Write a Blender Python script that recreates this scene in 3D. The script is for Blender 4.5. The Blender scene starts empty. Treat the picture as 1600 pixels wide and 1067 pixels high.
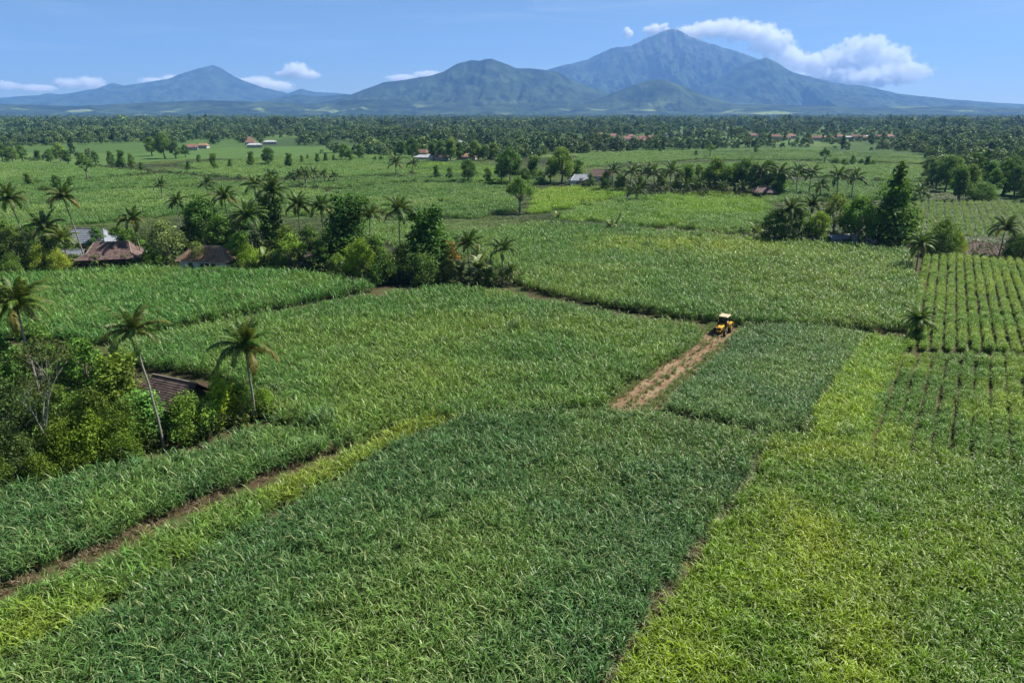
import bpy, math, random
import numpy as np
from mathutils import Vector, Matrix, Euler

R = math.radians
SC = bpy.context.scene
COL = SC.collection

# ------------------------------------------------------------------ camera
FPX, CX, CY, HORIZON, CAMH = 1067.0, 800.0, 533.5, 177.0, 33.0
PITCH = math.atan((CY - HORIZON) / FPX)
cam_d = bpy.data.cameras.new('camera')
cam_d.sensor_width = 36.0
cam_d.lens = 36.0 * FPX / 1600.0
cam_d.clip_start = 0.5
cam_d.clip_end = 90000.0
cam = bpy.data.objects.new('camera', cam_d)
COL.objects.link(cam)
cam.location = (0, 0, CAMH)
cam.rotation_euler = (math.pi / 2 - PITCH, 0, 0)
SC.camera = cam

# ------------------------------------------------------------------ light, sky, exposure
SUN_EL, SUN_AZ = R(52), R(26)          # azimuth: from +X turned towards +Y (the view direction)
sun_dir = Vector((math.cos(SUN_EL) * math.cos(SUN_AZ), math.cos(SUN_EL) * math.sin(SUN_AZ), math.sin(SUN_EL)))
sd = bpy.data.lights.new('sun', 'SUN')
sd.energy = 5.0
sd.angle = R(0.55)
sd.color = (1.0, 0.95, 0.86)
sun = bpy.data.objects.new('sun', sd)
COL.objects.link(sun)
sun.rotation_euler = sun_dir.to_track_quat('Z', 'Y').to_euler()

world = bpy.data.worlds.new('World')
SC.world = world
world.use_nodes = True
wn, wl = world.node_tree.nodes, world.node_tree.links
wn.clear()
w_out = wn.new('ShaderNodeOutputWorld')
w_bg = wn.new('ShaderNodeBackground')
w_bg.inputs['Strength'].default_value = 0.050
sky = wn.new('ShaderNodeTexSky')
sky.sky_type = 'NISHITA'
sky.sun_disc = False
sky.sun_elevation = SUN_EL
sky.sun_rotation = math.pi / 2 - SUN_AZ
sky.altitude = 300
sky.air_density = 0.75
sky.dust_density = 0.2
sky.ozone_density = 4.5
# thin high cirrus streaks, the same all round the sky
tc = wn.new('ShaderNodeTexCoord')
sep = wn.new('ShaderNodeSeparateXYZ')
wl.new(tc.outputs['Generated'], sep.inputs[0])
mp = wn.new('ShaderNodeMapping')
mp.inputs['Scale'].default_value = (2.2, 2.2, 26.0)
mp.inputs['Rotation'].default_value = (0.05, 0.06, 0.4)
wl.new(tc.outputs['Generated'], mp.inputs['Vector'])
cn = wn.new('ShaderNodeTexNoise')
cn.inputs['Scale'].default_value = 1.6
cn.inputs['Detail'].default_value = 7
cn.inputs['Roughness'].default_value = 0.55
cn.inputs['Distortion'].default_value = 0.7
wl.new(mp.outputs['Vector'], cn.inputs['Vector'])
cr = wn.new('ShaderNodeMapRange')
cr.inputs['From Min'].default_value = 0.53
cr.inputs['From Max'].default_value = 0.80
cr.inputs['To Max'].default_value = 0.34
wl.new(cn.outputs['Fac'], cr.inputs['Value'])
wmix = wn.new('ShaderNodeMix')
wmix.data_type = 'RGBA'
wmix.inputs['B'].default_value = (7.6, 8.2, 9.0, 1)
wl.new(cr.outputs['Result'], wmix.inputs['Factor'])
wl.new(sky.outputs['Color'], wmix.inputs['A'])
wl.new(wmix.outputs['Result'], w_bg.inputs['Color'])
wl.new(w_bg.outputs['Background'], w_out.inputs['Surface'])

SC.view_settings.view_transform = 'Standard'
SC.view_settings.look = 'None'
SC.view_settings.gamma = 1.0
SC.view_settings.use_curve_mapping = False
SC.view_settings.exposure = 1.03
SC.render.engine = 'CYCLES'
SC.cycles.max_bounces = 10
SC.cycles.diffuse_bounces = 3
SC.cycles.glossy_bounces = 2
SC.cycles.transmission_bounces = 3
SC.cycles.transparent_max_bounces = 6
SC.cycles.volume_bounces = 8
SC.cycles.use_denoising = True
SC.cycles.denoiser = 'OPENIMAGEDENOISE'
SC.cycles.denoising_prefilter = 'ACCURATE'
SC.cycles.volume_max_steps = 256
SC.cycles.sample_clamp_indirect = 6.0

# ------------------------------------------------------------------ helpers
rng = np.random.default_rng(11)
random.seed(5)


def ray(u, v):
    xc, yc = (u - CX) / FPX, -(v - CY) / FPX
    c, s = math.cos(PITCH), math.sin(PITCH)
    return xc, c + yc * s, -s + yc * c


def ground(u, v, z=0.0):
    """Photo pixel -> the place on the plain (height z) that it shows."""
    dx, dy, dz = ray(u, v)
    t = (z - CAMH) / dz
    return dx * t, dy * t


def height_at(v, y):
    """Height of the point seen at photo row v when it stands y metres ahead."""
    _, dy, dz = ray(CX, v)
    return CAMH + dz / dy * y


def project(x, y, z):
    c, s = math.cos(PITCH), math.sin(PITCH)
    zz = z - CAMH
    depth = y * c - zz * s
    up = y * s + zz * c
    return CX + FPX * x / depth, CY - FPX * up / depth, depth


def mesh(name, verts, faces, mat=None, smooth=False, attrs=None):
    me = bpy.data.meshes.new(name)
    me.from_pydata([tuple(map(float, v)) for v in verts], [], [tuple(map(int, f)) for f in faces])
    if attrs:
        for k, (typ, data) in attrs.items():
            a = me.attributes.new(k, typ, 'POINT')
            d = np.asarray(data, dtype=np.float32).ravel()
            a.data.foreach_set('color' if typ == 'FLOAT_COLOR' else 'value', d)
    if smooth:
        me.polygons.foreach_set('use_smooth', [True] * len(me.polygons))
    if mat:
        me.materials.append(mat)
    me.update()
    return me


def link(name, data, parent=None, loc=None, rot=None, scale=None, kind=None, label=None, cat=None, group=None, color=None):
    o = bpy.data.objects.new(name, data)
    COL.objects.link(o)
    if parent is not None:
        o.parent = parent
    if loc is not None:
        o.location = loc
    if rot is not None:
        o.rotation_euler = rot
    if scale is not None:
        o.scale = scale
    if color is not None:
        o.color = (*color[:3], 1.0)
    for k, v in (('kind', kind), ('label', label), ('category', cat), ('group', group)):
        if v:
            o[k] = v
    return o


class MB:
    """Collects simple shapes into one mesh."""

    def __init__(s):
        s.v, s.f = [], []

    def add(s, verts, faces):
        n = len(s.v)
        s.v += [tuple(p) for p in verts]
        s.f += [tuple(i + n for i in f) for f in faces]
        return s

    def box(s, c, d, rot=None, taper=1.0, bev=0.0):
        hx, hy, hz = d[0] / 2, d[1] / 2, d[2] / 2
        if bev > 0:
            ring = [(hx - bev, -hy), (hx, -hy + bev), (hx, hy - bev), (hx - bev, hy), (-hx + bev, hy), (-hx, hy - bev), (-hx, -hy + bev), (-hx + bev, -hy)]
            lv = [(-hz, 1 - bev / max(hx, hy)), (-hz + bev, 1), (hz - bev, taper), (hz, taper * (1 - bev / max(hx, hy)))]
            vs = [(x * k, y * k, z) for z, k in lv for x, y in ring]
            fs = [tuple(range(7, -1, -1)), tuple(range(24, 32))]
            for j in range(3):
                for i in range(8):
                    a, b = j * 8 + i, j * 8 + (i + 1) % 8
                    fs.append((a, b, b + 8, a + 8))
        else:
            vs = [(x * hx * (taper if z > 0 else 1), y * hy * (taper if z > 0 else 1), z * hz) for z in (-1, 1) for x, y in ((-1, -1), (1, -1), (1, 1), (-1, 1))]
            fs = [(3, 2, 1, 0), (4, 5, 6, 7), (0, 1, 5, 4), (1, 2, 6, 5), (2, 3, 7, 6), (3, 0, 4, 7)]
        m = Euler(rot).to_matrix() if rot else Matrix.Identity(3)
        return s.add([Vector(c) + m @ Vector(p) for p in vs], fs)

    def tube(s, pts, rad, n=8, cap=True):
        pts = [Vector(p) for p in pts]
        vs, fs = [], []
        for i, p in enumerate(pts):
            t = (pts[min(i + 1, len(pts) - 1)] - pts[max(i - 1, 0)]).normalized()
            a = t.cross(Vector((0.31, 0.95, 0.05)))
            if a.length < 0.05:
                a = t.cross(Vector((1, 0, 0)))
            a.normalize()
            b = t.cross(a)
            for k in range(n):
                w = 2 * math.pi * k / n
                vs.append(p + (a * math.cos(w) + b * math.sin(w)) * rad[i])
        for i in range(len(pts) - 1):
            for k in range(n):
                fs.append((i * n + k, i * n + (k + 1) % n, (i + 1) * n + (k + 1) % n, (i + 1) * n + k))
        if cap:
            fs.append(tuple(range(n - 1, -1, -1)))
            fs.append(tuple((len(pts) - 1) * n + k for k in range(n)))
        return s.add(vs, fs)

    def mesh(s, name, mat, smooth=False):
        return mesh(name, s.v, s.f, mat, smooth)

    def build(s, name, mat, parent=None, smooth=False, **kw):
        return link(name, s.mesh(name, mat, smooth), parent, **kw)


_lat = {}


def vnoise(x, y, scale, seed):
    """Smooth value noise in 0..1 on world metres."""
    if seed not in _lat:
        _lat[seed] = np.random.default_rng(seed).random((128, 128))
    L = _lat[seed]
    fx, fy = np.asarray(x) / scale + 1000.3, np.asarray(y) / scale + 1000.7
    ix, iy = np.floor(fx).astype(int), np.floor(fy).astype(int)
    tx, ty = fx - ix, fy - iy
    tx, ty = tx * tx * (3 - 2 * tx), ty * ty * (3 - 2 * ty)
    g = lambda a, b: L[a % 128, b % 128]
    return (g(ix, iy) * (1 - tx) + g(ix + 1, iy) * tx) * (1 - ty) + (g(ix, iy + 1) * (1 - tx) + g(ix + 1, iy + 1) * tx) * ty


def fnoise(x, y, scale, seed, octv=4):
    s = a = 0
    for k in range(octv):
        s = s + vnoise(x, y, scale / 2 ** k, seed + k) * 0.5 ** k
        a += 0.5 ** k
    return s / a


def inside(px, py, poly):
    px, py = np.asarray(px), np.asarray(py)
    c = np.zeros(px.shape, bool)
    n = len(poly)
    for i in range(n):
        x1, y1 = poly[i]
        x2, y2 = poly[(i + 1) % n]
        if y1 == y2:
            continue
        m = (y1 > py) != (y2 > py)
        c ^= m & (px < (x2 - x1) * (py - y1) / (y2 - y1) + x1)
    return c


def nodes(name):
    m = bpy.data.materials.new(name)
    m.use_nodes = True
    n, l = m.node_tree.nodes, m.node_tree.links
    return m, n, l, n['Principled BSDF'], n['Material Output']


def surf(name, c1, c2=None, scale=3.0, rough=0.8, bump=0.0, bscale=None, spec=0.3, metal=0.0, detail=6, coord='Object', stretch=(1, 1, 1), lo=0.35, hi=0.65):
    """Two-tone noisy surface."""
    m, n, l, b, out = nodes(name)
    b.inputs['Roughness'].default_value = rough
    b.inputs['Specular IOR Level'].default_value = spec
    b.inputs['Metallic'].default_value = metal
    b.inputs['Base Color'].default_value = (*c1, 1)
    if c2 is not None or bump:
        t = n.new('ShaderNodeTexCoord')
        mpn = n.new('ShaderNodeMapping')
        mpn.inputs['Scale'].default_value = stretch
        l.new(t.outputs[coord], mpn.inputs['Vector'])
    if c2 is not None:
        nz = n.new('ShaderNodeTexNoise')
        nz.inputs['Scale'].default_value = scale
        nz.inputs['Detail'].default_value = detail
        nz.inputs['Roughness'].default_value = 0.62
        l.new(mpn.outputs[0], nz.inputs['Vector'])
        r = n.new('ShaderNodeValToRGB')
        r.color_ramp.elements[0].position, r.color_ramp.elements[0].color = lo, (*c1, 1)
        r.color_ramp.elements[1].position, r.color_ramp.elements[1].color = hi, (*c2, 1)
        l.new(nz.outputs['Fac'], r.inputs['Fac'])
        l.new(r.outputs['Color'], b.inputs['Base Color'])
    if bump:
        nb = n.new('ShaderNodeTexNoise')
        nb.inputs['Scale'].default_value = bscale or scale * 4
        nb.inputs['Detail'].default_value = 5
        l.new(mpn.outputs[0], nb.inputs['Vector'])
        bp = n.new('ShaderNodeBump')
        bp.inputs['Strength'].default_value = bump
        bp.inputs['Distance'].default_value = 0.1
        l.new(nb.outputs['Fac'], bp.inputs['Height'])
        l.new(bp.outputs['Normal'], b.inputs['Normal'])
    return m


def leafmat(name, src, trans=0.25, rough=0.5, spec=0.35, tipcol=(0.36, 0.40, 0.17), fixed=None):
    """Leaf surface: the plant's own colour x each leaf's own shade, some light passing through."""
    m, n, l, b, out = nodes(name)
    if src == 'tint':
        a = n.new('ShaderNodeAttribute')
        a.attribute_type = 'INSTANCER'
        a.attribute_name = 'tint'
        c = a.outputs['Color']
    elif src == 'object':
        a = n.new('ShaderNodeObjectInfo')
        c = a.outputs['Color']
    else:
        a = n.new('ShaderNodeRGB')
        a.outputs[0].default_value = (*fixed, 1)
        c = a.outputs[0]
    lv = n.new('ShaderNodeAttribute')
    lv.attribute_name = 'shade'
    mul = n.new('ShaderNodeVectorMath')
    mul.operation = 'SCALE'
    l.new(c, mul.inputs[0])
    l.new(lv.outputs['Fac'], mul.inputs['Scale'])
    dr = n.new('ShaderNodeAttribute')
    dr.attribute_name = 'dry'  # on cane this mixes in a painted pale sheen, on fronds real drying
    mx = n.new('ShaderNodeMix')
    mx.data_type = 'RGBA'
    l.new(dr.outputs['Fac'], mx.inputs['Factor'])
    l.new(mul.outputs[0], mx.inputs['A'])
    mx.inputs['B'].default_value = (*tipcol, 1)
    l.new(mx.outputs['Result'], b.inputs['Base Color'])
    b.inputs['Roughness'].default_value = rough
    b.inputs['Specular IOR Level'].default_value = spec
    t = n.new('ShaderNodeBsdfTranslucent')
    tcol = n.new('ShaderNodeMix')
    tcol.data_type = 'RGBA'
    tcol.blend_type = 'MULTIPLY'
    tcol.inputs['Factor'].default_value = 1.0
    tcol.inputs['B'].default_value = (1.25, 1.2, 0.5, 1)
    l.new(mx.outputs['Result'], tcol.inputs['A'])
    l.new(tcol.outputs['Result'], t.inputs['Color'])
    ms = n.new('ShaderNodeMixShader')
    ms.inputs['Fac'].default_value = trans
    l.new(b.outputs[0], ms.inputs[1])
    l.new(t.outputs[0], ms.inputs[2])
    l.new(ms.outputs[0], out.inputs['Surface'])
    return m


# ------------------------------------------------------------------ materials
M_CANE = leafmat('cane_leaf', 'tint', trans=0.24, rough=0.42, spec=0.28)  # default pale tip colour stands for sun highlights on the leaves
M_TREE = leafmat('tree_leaf', 'object', trans=0.32, rough=0.62, spec=0.14, tipcol=(0.16, 0.12, 0.03))
M_WOOD = leafmat('woodland_leaf', 'tint', trans=0.15, rough=0.6, spec=0.25)
M_BARK = surf('bark', (0.10, 0.085, 0.065), (0.22, 0.19, 0.15), 2.5, 0.9, 0.5, 9, stretch=(1, 1, 0.35))
M_PALMBARK = surf('palm_bark', (0.16, 0.14, 0.115), (0.30, 0.27, 0.23), 2.0, 0.9, 0.6, 6, stretch=(0.4, 0.4, 3.0))
M_PALEBARK = surf('pale_bark', (0.17, 0.155, 0.13), (0.32, 0.30, 0.26), 3.0, 0.85, 0.3, 9)
M_SOIL = surf('field_soil', (0.060, 0.040, 0.024), (0.055, 0.075, 0.024), 0.35, 0.95, 0.9, 2.2, spec=0.1, lo=0.42, hi=0.60)
M_COCO = surf('coconut_husk', (0.14, 0.15, 0.03), (0.22, 0.13, 0.04), 4, 0.6)


def ground_material():
    m, n, l, b, out = nodes('plain_ground')
    b.inputs['Roughness'].default_value = 0.95
    b.inputs['Specular IOR Level'].default_value = 0.1
    t = n.new('ShaderNodeTexCoord')
    v = n.new('ShaderNodeTexVoronoi')
    v.inputs['Scale'].default_value = 0.0052
    v.inputs['Randomness'].default_value = 0.8
    mpn = n.new('ShaderNodeMapping')
    mpn.inputs['Scale'].default_value = (1.0, 0.55, 1.0)
    mpn.inputs['Rotation'].default_value = (0, 0, 0.35)
    l.new(t.outputs['Object'], mpn.inputs['Vector'])
    l.new(mpn.outputs[0], v.inputs['Vector'])
    sc = n.new('ShaderNodeSeparateColor')
    l.new(v.outputs['Color'], sc.inputs[0])
    r = n.new('ShaderNodeValToRGB')
    e = r.color_ramp.elements
    e[0].position, e[0].color = 0.0, (0.0374, 0.0646, 0.0204, 1)
    e[1].position, e[1].color = 1.0, (0.102, 0.1156, 0.0408, 1)
    for p, c in ((0.3, (0.051, 0.0952, 0.0245, 1)), (0.6, (0.0646, 0.119, 0.0286, 1)), (0.85, (0.0816, 0.1292, 0.034, 1))):
        x = e.new(p)
        x.color = c
    l.new(sc.outputs[0], r.inputs['Fac'])
    nz = n.new('ShaderNodeTexNoise')
    nz.inputs['Scale'].default_value = 0.05
    nz.inputs['Detail'].default_value = 8
    l.new(t.outputs['Object'], nz.inputs['Vector'])
    mr = n.new('ShaderNodeMapRange')
    mr.inputs['To Min'].default_value = 0.65
    mr.inputs['To Max'].default_value = 1.3
    l.new(nz.outputs['Fac'], mr.inputs['Value'])
    s = n.new('ShaderNodeVectorMath')
    s.operation = 'SCALE'
    l.new(r.outputs['Color'], s.inputs[0])
    l.new(mr.outputs[0], s.inputs['Scale'])
    l.new(s.outputs[0], b.inputs['Base Color'])
    return m


M_GROUND = ground_material()

# ------------------------------------------------------------------ the plain
GX, GY0, GY1 = 20000.0, -400.0, 17600.0
link('ground', mesh('ground', [(-GX, GY0, 0), (GX, GY0, 0), (GX, GY1, 0), (-GX, GY1, 0)], [(0, 1, 2, 3)], M_GROUND), kind='structure',
     label='flat green plain of small fields reaching to the mountains', cat='ground')


def sheet(name, poly_px, z, mat, label, cat, kind='structure', zpx=0.0):
    pts = [ground(u, v, zpx) for u, v in poly_px]
    return link(name, mesh(name, [(x, y, z) for x, y in pts], [tuple(range(len(pts)))], mat), kind=kind, label=label, cat=cat)


sheet('soil', [(-700, 1500), (2300, 1500), (1900, 330), (1560, 372), (1400, 378), (1000, 352), (820, 345), (560, 372), (300, 388), (-200, 400)][::-1][::-1], 0.004, M_SOIL,
      'dark brown soil between the near sugarcane fields', 'soil')


# ------------------------------------------------------------------ mountains
def mountain_material():
    m, n, l, b, out = nodes('mountain_forest')
    b.inputs['Roughness'].default_value = 0.95
    b.inputs['Specular IOR Level'].default_value = 0.05
    t = n.new('ShaderNodeTexCoord')
    g = n.new('ShaderNodeNewGeometry')
    sp = n.new('ShaderNodeSeparateXYZ')
    l.new(g.outputs['Position'], sp.inputs[0])
    nz = n.new('ShaderNodeTexNoise')
    nz.inputs['Scale'].default_value = 0.004
    nz.inputs['Detail'].default_value = 9
    nz.inputs['Roughness'].default_value = 0.65
    l.new(g.outputs['Position'], nz.inputs['Vector'])
    r = n.new('ShaderNodeValToRGB')
    e = r.color_ramp.elements
    e[0].position, e[0].color = 0.38, (0.006, 0.013, 0.009, 1)
    e[1].position, e[1].color = 0.64, (0.048, 0.072, 0.032, 1)
    l.new(nz.outputs['Fac'], r.inputs['Fac'])
    # farmed clearings on the low slopes
    nc = n.new('ShaderNodeTexNoise')
    nc.inputs['Scale'].default_value = 0.0016
    nc.inputs['Detail'].default_value = 4
    l.new(g.outputs['Position'], nc.inputs['Vector'])
    mc = n.new('ShaderNodeMapRange')
    mc.inputs['From Min'].default_value = 0.56
    mc.inputs['From Max'].default_value = 0.62
    l.new(nc.outputs['Fac'], mc.inputs['Value'])
    mh = n.new('ShaderNodeMapRange')
    mh.inputs['From Min'].default_value = 170
    mh.inputs['From Max'].default_value = 60
    l.new(sp.outputs['Z'], mh.inputs['Value'])
    mu = n.new('ShaderNodeMath')
    mu.operation = 'MULTIPLY'
    l.new(mc.outputs[0], mu.inputs[0])
    l.new(mh.outputs[0], mu.inputs[1])
    mx = n.new('ShaderNodeMix')
    mx.data_type = 'RGBA'
    l.new(mu.outputs[0], mx.inputs['Factor'])
    l.new(r.outputs['Color'], mx.inputs['A'])
    mx.inputs['B'].default_value = (0.16, 0.20, 0.07, 1)
    # bare volcanic scars near the summit
    ns = n.new('ShaderNodeTexNoise')
    ns.inputs['Scale'].default_value = 0.012
    ns.inputs['Detail'].default_value = 6
    mpn = n.new('ShaderNodeMapping')
    mpn.inputs['Scale'].default_value = (1, 0.3, 0.22)
    l.new(g.outputs['Position'], mpn.inputs['Vector'])
    l.new(mpn.outputs[0], ns.inputs['Vector'])
    m1 = n.new('ShaderNodeMapRange')
    m1.inputs['From Min'].default_value = 0.50
    m1.inputs['From Max'].default_value = 0.62
    l.new(ns.outputs['Fac'], m1.inputs['Value'])
    m2 = n.new('ShaderNodeMapRange')
    m2.inputs['From Min'].default_value = 800
    m2.inputs['From Max'].default_value = 1300
    l.new(sp.outputs['Z'], m2.inputs['Value'])
    m3 = n.new('ShaderNodeMath')
    m3.operation = 'MULTIPLY'
    l.new(m1.outputs[0], m3.inputs[0])
    l.new(m2.outputs[0], m3.inputs[1])
    my = n.new('ShaderNodeMix')
    my.data_type = 'RGBA'
    l.new(m3.outputs[0], my.inputs['Factor'])
    l.new(mx.outputs['Result'], my.inputs['A'])
    my.inputs['B'].default_value = (0.11, 0.09, 0.08, 1)
    l.new(my.outputs['Result'], b.inputs['Base Color'])
    return m


M_MOUNT = mountain_material()


def massif(name, label, prof, D, wf, wb, seed, rough=1.0, nx=620, ny=130, power=1.7, freq=420.0):
    us = np.array([p[0] for p in prof], float)
    vs = np.array([p[1] for p in prof], float)
    X = np.array([ray(u, v)[0] / ray(u, v)[1] * D for u, v in prof])
    Z = np.array([height_at(v, D) for u, v in prof])
    xs = np.linspace(X[0], X[-1], nx)
    # smooth the traced crest a little, then roughen it
    P = np.interp(xs, X, Z)
    k = np.array([0, 1, 3, 1, 0.0]) / 5
    P = np.convolve(np.pad(P, 2, mode='edge'), k, 'valid')
    ts = np.concatenate([np.linspace(-1, 0, ny - 30, endpoint=False), np.linspace(0, 1, 30)])
    V = []
    fade = np.clip(np.minimum((xs - xs[0]), (xs[-1] - xs)) / (0.04 * (xs[-1] - xs[0])), 0, 1)
    for t in ts:
        a = abs(t)
        w = wf if t < 0 else wb
        y = D + t * w
        g = (1 - a) ** power
        wx = xs + (fnoise(xs, xs * 0 + y, 900, seed + 40) - 0.5) * 700 * a
        rid = 1 - np.abs(2 * fnoise(wx, xs * 0 + y * 0.22, freq, seed, 4) - 1)          # spurs running down the slope
        fine = fnoise(xs, xs * 0 + y, 130, seed + 9, 4) - 0.5
        amp = (P * 0.62 * (a ** 0.6) * (1 - a) ** 0.9) * rough
        rid = rid * 0.72 + 0.28 * (1 - np.abs(2 * fnoise(wx * 1.1, xs * 0 + y * 0.5, freq * 0.4, seed + 60, 3) - 1))
        h = P * g + (rid - 0.95) * amp * 2.1 + fine * (14 + 0.10 * P * g) * min(1.0, 0.3 + a * 6)
        h = h * fade - (1 - fade) * 20
        if a > 0.97:
            h = h * 0 - 6
        V.append(np.stack([xs, xs * 0 + y, np.maximum(h, -6)], 1))
    V = np.concatenate(V)
    F = []
    for j in range(len(ts) - 1):
        i = np.arange(nx - 1) + j * nx
        F.append(np.stack([i, i + 1, i + 1 + nx, i + nx], 1))
    F = np.concatenate(F)
    return link(name, mesh(name, V, F, M_MOUNT, smooth=True), kind='structure', label=label, cat='mountain')


massif('mountain', 'tall blue volcano with a scarred pointed summit, highest of the mountains',
       [(640, 172), (760, 140), (820, 118), (862, 107), (885, 101), (915, 95), (940, 82), (962, 74), (985, 72), (1005, 62), (1030, 52), (1043, 47), (1053, 45), (1062, 48), (1075, 56), (1110, 68), (1150, 80), (1180, 91), (1230, 112), (1300, 128), (1400, 148), (1500, 162), (1600, 172)],
       14000, 5200, 1900, 100)
massif('mountain', 'broad dark mountain with a flat double top, in front of the volcano on its left',
       [(420, 176), (480, 166), (540, 152), (575, 138), (600, 129), (635, 125), (670, 119), (695, 111), (715, 100), (735, 94), (752, 95), (768, 92), (785, 98), (805, 107), (840, 108), (870, 112), (900, 128), (950, 146), (1020, 162), (1100, 174)],
       9000, 2600, 1200, 200, rough=1.1)
massif('mountain', 'lone cone-shaped mountain at the far left of the skyline',
       [(-260, 168), (-120, 158), (0, 153), (60, 149), (75, 146), (95, 148), (150, 139), (175, 130), (195, 134), (230, 129), (262, 124), (285, 115), (310, 107), (333, 101), (345, 107), (370, 122), (410, 137), (450, 146), (470, 139), (490, 144), (540, 147), (600, 153), (660, 160), (760, 172)],
       14600, 4600, 1800, 300)
massif('mountain', 'small dark cone hill standing before the foot of the volcano',
       [(860, 177), (920, 160), (955, 147), (990, 133), (1015, 126), (1030, 124), (1048, 128), (1075, 138), (1105, 150), (1150, 163), (1200, 171), (1240, 177)],
       7900, 1300, 900, 400, nx=420)
massif('mountain', 'pointed shoulder peak whose long slope falls away to the right edge',
       [(1010, 176), (1060, 160), (1100, 138), (1130, 119), (1150, 106), (1170, 98), (1196, 90), (1215, 99), (1240, 114), (1270, 122), (1310, 133), (1345, 134), (1362, 137), (1400, 146), (1480, 155), (1560, 161), (1650, 166), (1760, 172), (1880, 176)],
       11400, 3400, 1300, 500)
massif('hill', 'low wooded foothills with pale clearings along the foot of the mountains',
       [(-300, 170), (-100, 168), (0, 163), (120, 166), (240, 160), (330, 157), (420, 160), (500, 163), (560, 155), (640, 158), (760, 162), (860, 160), (960, 164), (1080, 165), (1200, 163), (1350, 168), (1480, 166), (1600, 169), (1750, 166), (1950, 170)],
       7600, 1500, 900, 600, rough=1.5, nx=640, power=1.2, freq=520.0)

massif('hill', 'low dark ridge joining the cone mountain to the broad mountain',
       [(300, 174), (380, 163), (430, 154), (465, 148), (500, 151), (540, 148), (580, 150), (620, 149), (680, 157), (760, 170)],
       10600, 2000, 900, 650, rough=1.2, nx=420)

# ------------------------------------------------------------------ haze
mh_, hn, hl, hb, ho = nodes('haze_air')
hn.remove(hb)
pv = hn.new('ShaderNodeVolumePrincipled')
pv.inputs['Color'].default_value = (0.22, 0.47, 1.0, 1)
pv.inputs['Density'].default_value = 5.6e-5
pv.inputs['Anisotropy'].default_value = 0.1
hl.new(pv.outputs[0], ho.inputs['Volume'])
hb_ = MB().box((0, (GY0 + GY1) / 2, 590), (2 * GX + 200, GY1 - GY0 + 200, 1200))
hb_.v = [(x, y, -7.0 if z < 0 else 1640.0) for x, y, z in hb_.v]
hb_.build('haze', mh_, kind='stuff', label='thin blue haze filling the air over the plain', cat='haze')


# ------------------------------------------------------------------ clouds (real volumes behind the mountains, outside the haze)
def cloud(label, blobs, D, dens, seed, depth=1.0, erode=0.55, nscale=1.0):
    m, n, l, b, out = nodes('cloud_vapour')
    n.remove(b)
    cs = []
    for u, v, ru, rv in blobs:
        dx, dy, dz = ray(u, v)
        k = D / dy
        px = k / FPX
        cs.append((dx * k, D, CAMH + dz * k, ru * px, ru * px * depth, rv * px))
    lo = Vector([min(c[i] - c[i + 3] * 1.25 for c in cs) for i in range(3)])
    hi = Vector([max(c[i] + c[i + 3] * 1.25 for c in cs) for i in range(3)])
    g = n.new('ShaderNodeNewGeometry')
    # warp the position so the puffs billow
    size = min(c[5] for c in cs)
    nz = n.new('ShaderNodeTexNoise')
    nz.inputs['Scale'].default_value = nscale * 0.75 / max(size, 1)
    nz.inputs['Detail'].default_value = 7
    nz.inputs['Roughness'].default_value = 0.66
    mpn = n.new('ShaderNodeMapping')
    mpn.inputs['Location'].default_value = (seed * 317.0, seed * 91.0, 0)
    l.new(g.outputs['Position'], mpn.inputs['Vector'])
    l.new(mpn.outputs[0], nz.inputs['Vector'])
    prev = None
    for c in cs:
        s = n.new('ShaderNodeVectorMath')
        s.operation = 'SUBTRACT'
        l.new(g.outputs['Position'], s.inputs[0])
        s.inputs[1].default_value = c[:3]
        d = n.new('ShaderNodeVectorMath')
        d.operation = 'DIVIDE'
        l.new(s.outputs[0], d.inputs[0])
        d.inputs[1].default_value = c[3:]
        ln = n.new('ShaderNodeVectorMath')
        ln.operation = 'LENGTH'
        l.new(d.outputs[0], ln.inputs[0])
        o = n.new('ShaderNodeMath')
        o.operation = 'SUBTRACT'
        o.inputs[0].default_value = 1.0
        l.new(ln.outputs['Value'], o.inputs[1])
        if prev is None:
            prev = o.outputs[0]
        else:
            mx = n.new('ShaderNodeMath')
            mx.operation = 'SMOOTH_MAX'
            mx.inputs[2].default_value = 0.25
            l.new(prev, mx.inputs[0])
            l.new(o.outputs[0], mx.inputs[1])
            prev = mx.outputs[0]
    a = n.new('ShaderNodeMath')
    a.operation = 'MULTIPLY_ADD'                     # shape + (noise - .5) * k
    l.new(nz.outputs['Fac'], a.inputs[0])
    a.inputs[1].default_value = 3.4
    a.inputs[2].default_value = -1.7 - (erode - 0.5)
    ad = n.new('ShaderNodeMath')
    l.new(prev, ad.inputs[0])
    l.new(a.outputs[0], ad.inputs[1])
    mr = n.new('ShaderNodeMapRange')
    mr.inputs['From Min'].default_value = 0.0
    mr.inputs['From Max'].default_value = 0.32
    mr.inputs['To Max'].default_value = dens
    l.new(ad.outputs[0], mr.inputs['Value'])
    # nothing may reach the faces of the bounding hull
    gate = n.new('ShaderNodeMath')
    gate.operation = 'GREATER_THAN'
    l.new(prev, gate.inputs[0])
    gate.inputs[1].default_value = -0.24
    gm = n.new('ShaderNodeMath')
    gm.operation = 'MULTIPLY'
    l.new(mr.outputs[0], gm.inputs[0])
    l.new(gate.outputs[0], gm.inputs[1])
    p = n.new('ShaderNodeVolumePrincipled')
    p.inputs['Color'].default_value = (1, 1, 1, 1)
    p.inputs['Anisotropy'].default_value = 0.0
    l.new(gm.outputs[0], p.inputs['Density'])
    l.new(p.outputs[0], out.inputs['Volume'])
    m.cycles.volume_step_rate = 0.22
    bx = MB().box((lo + hi) / 2, hi - lo)
    return bx.build('cloud', m, label=label, cat='cloud', group='clouds over the mountains')


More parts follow.
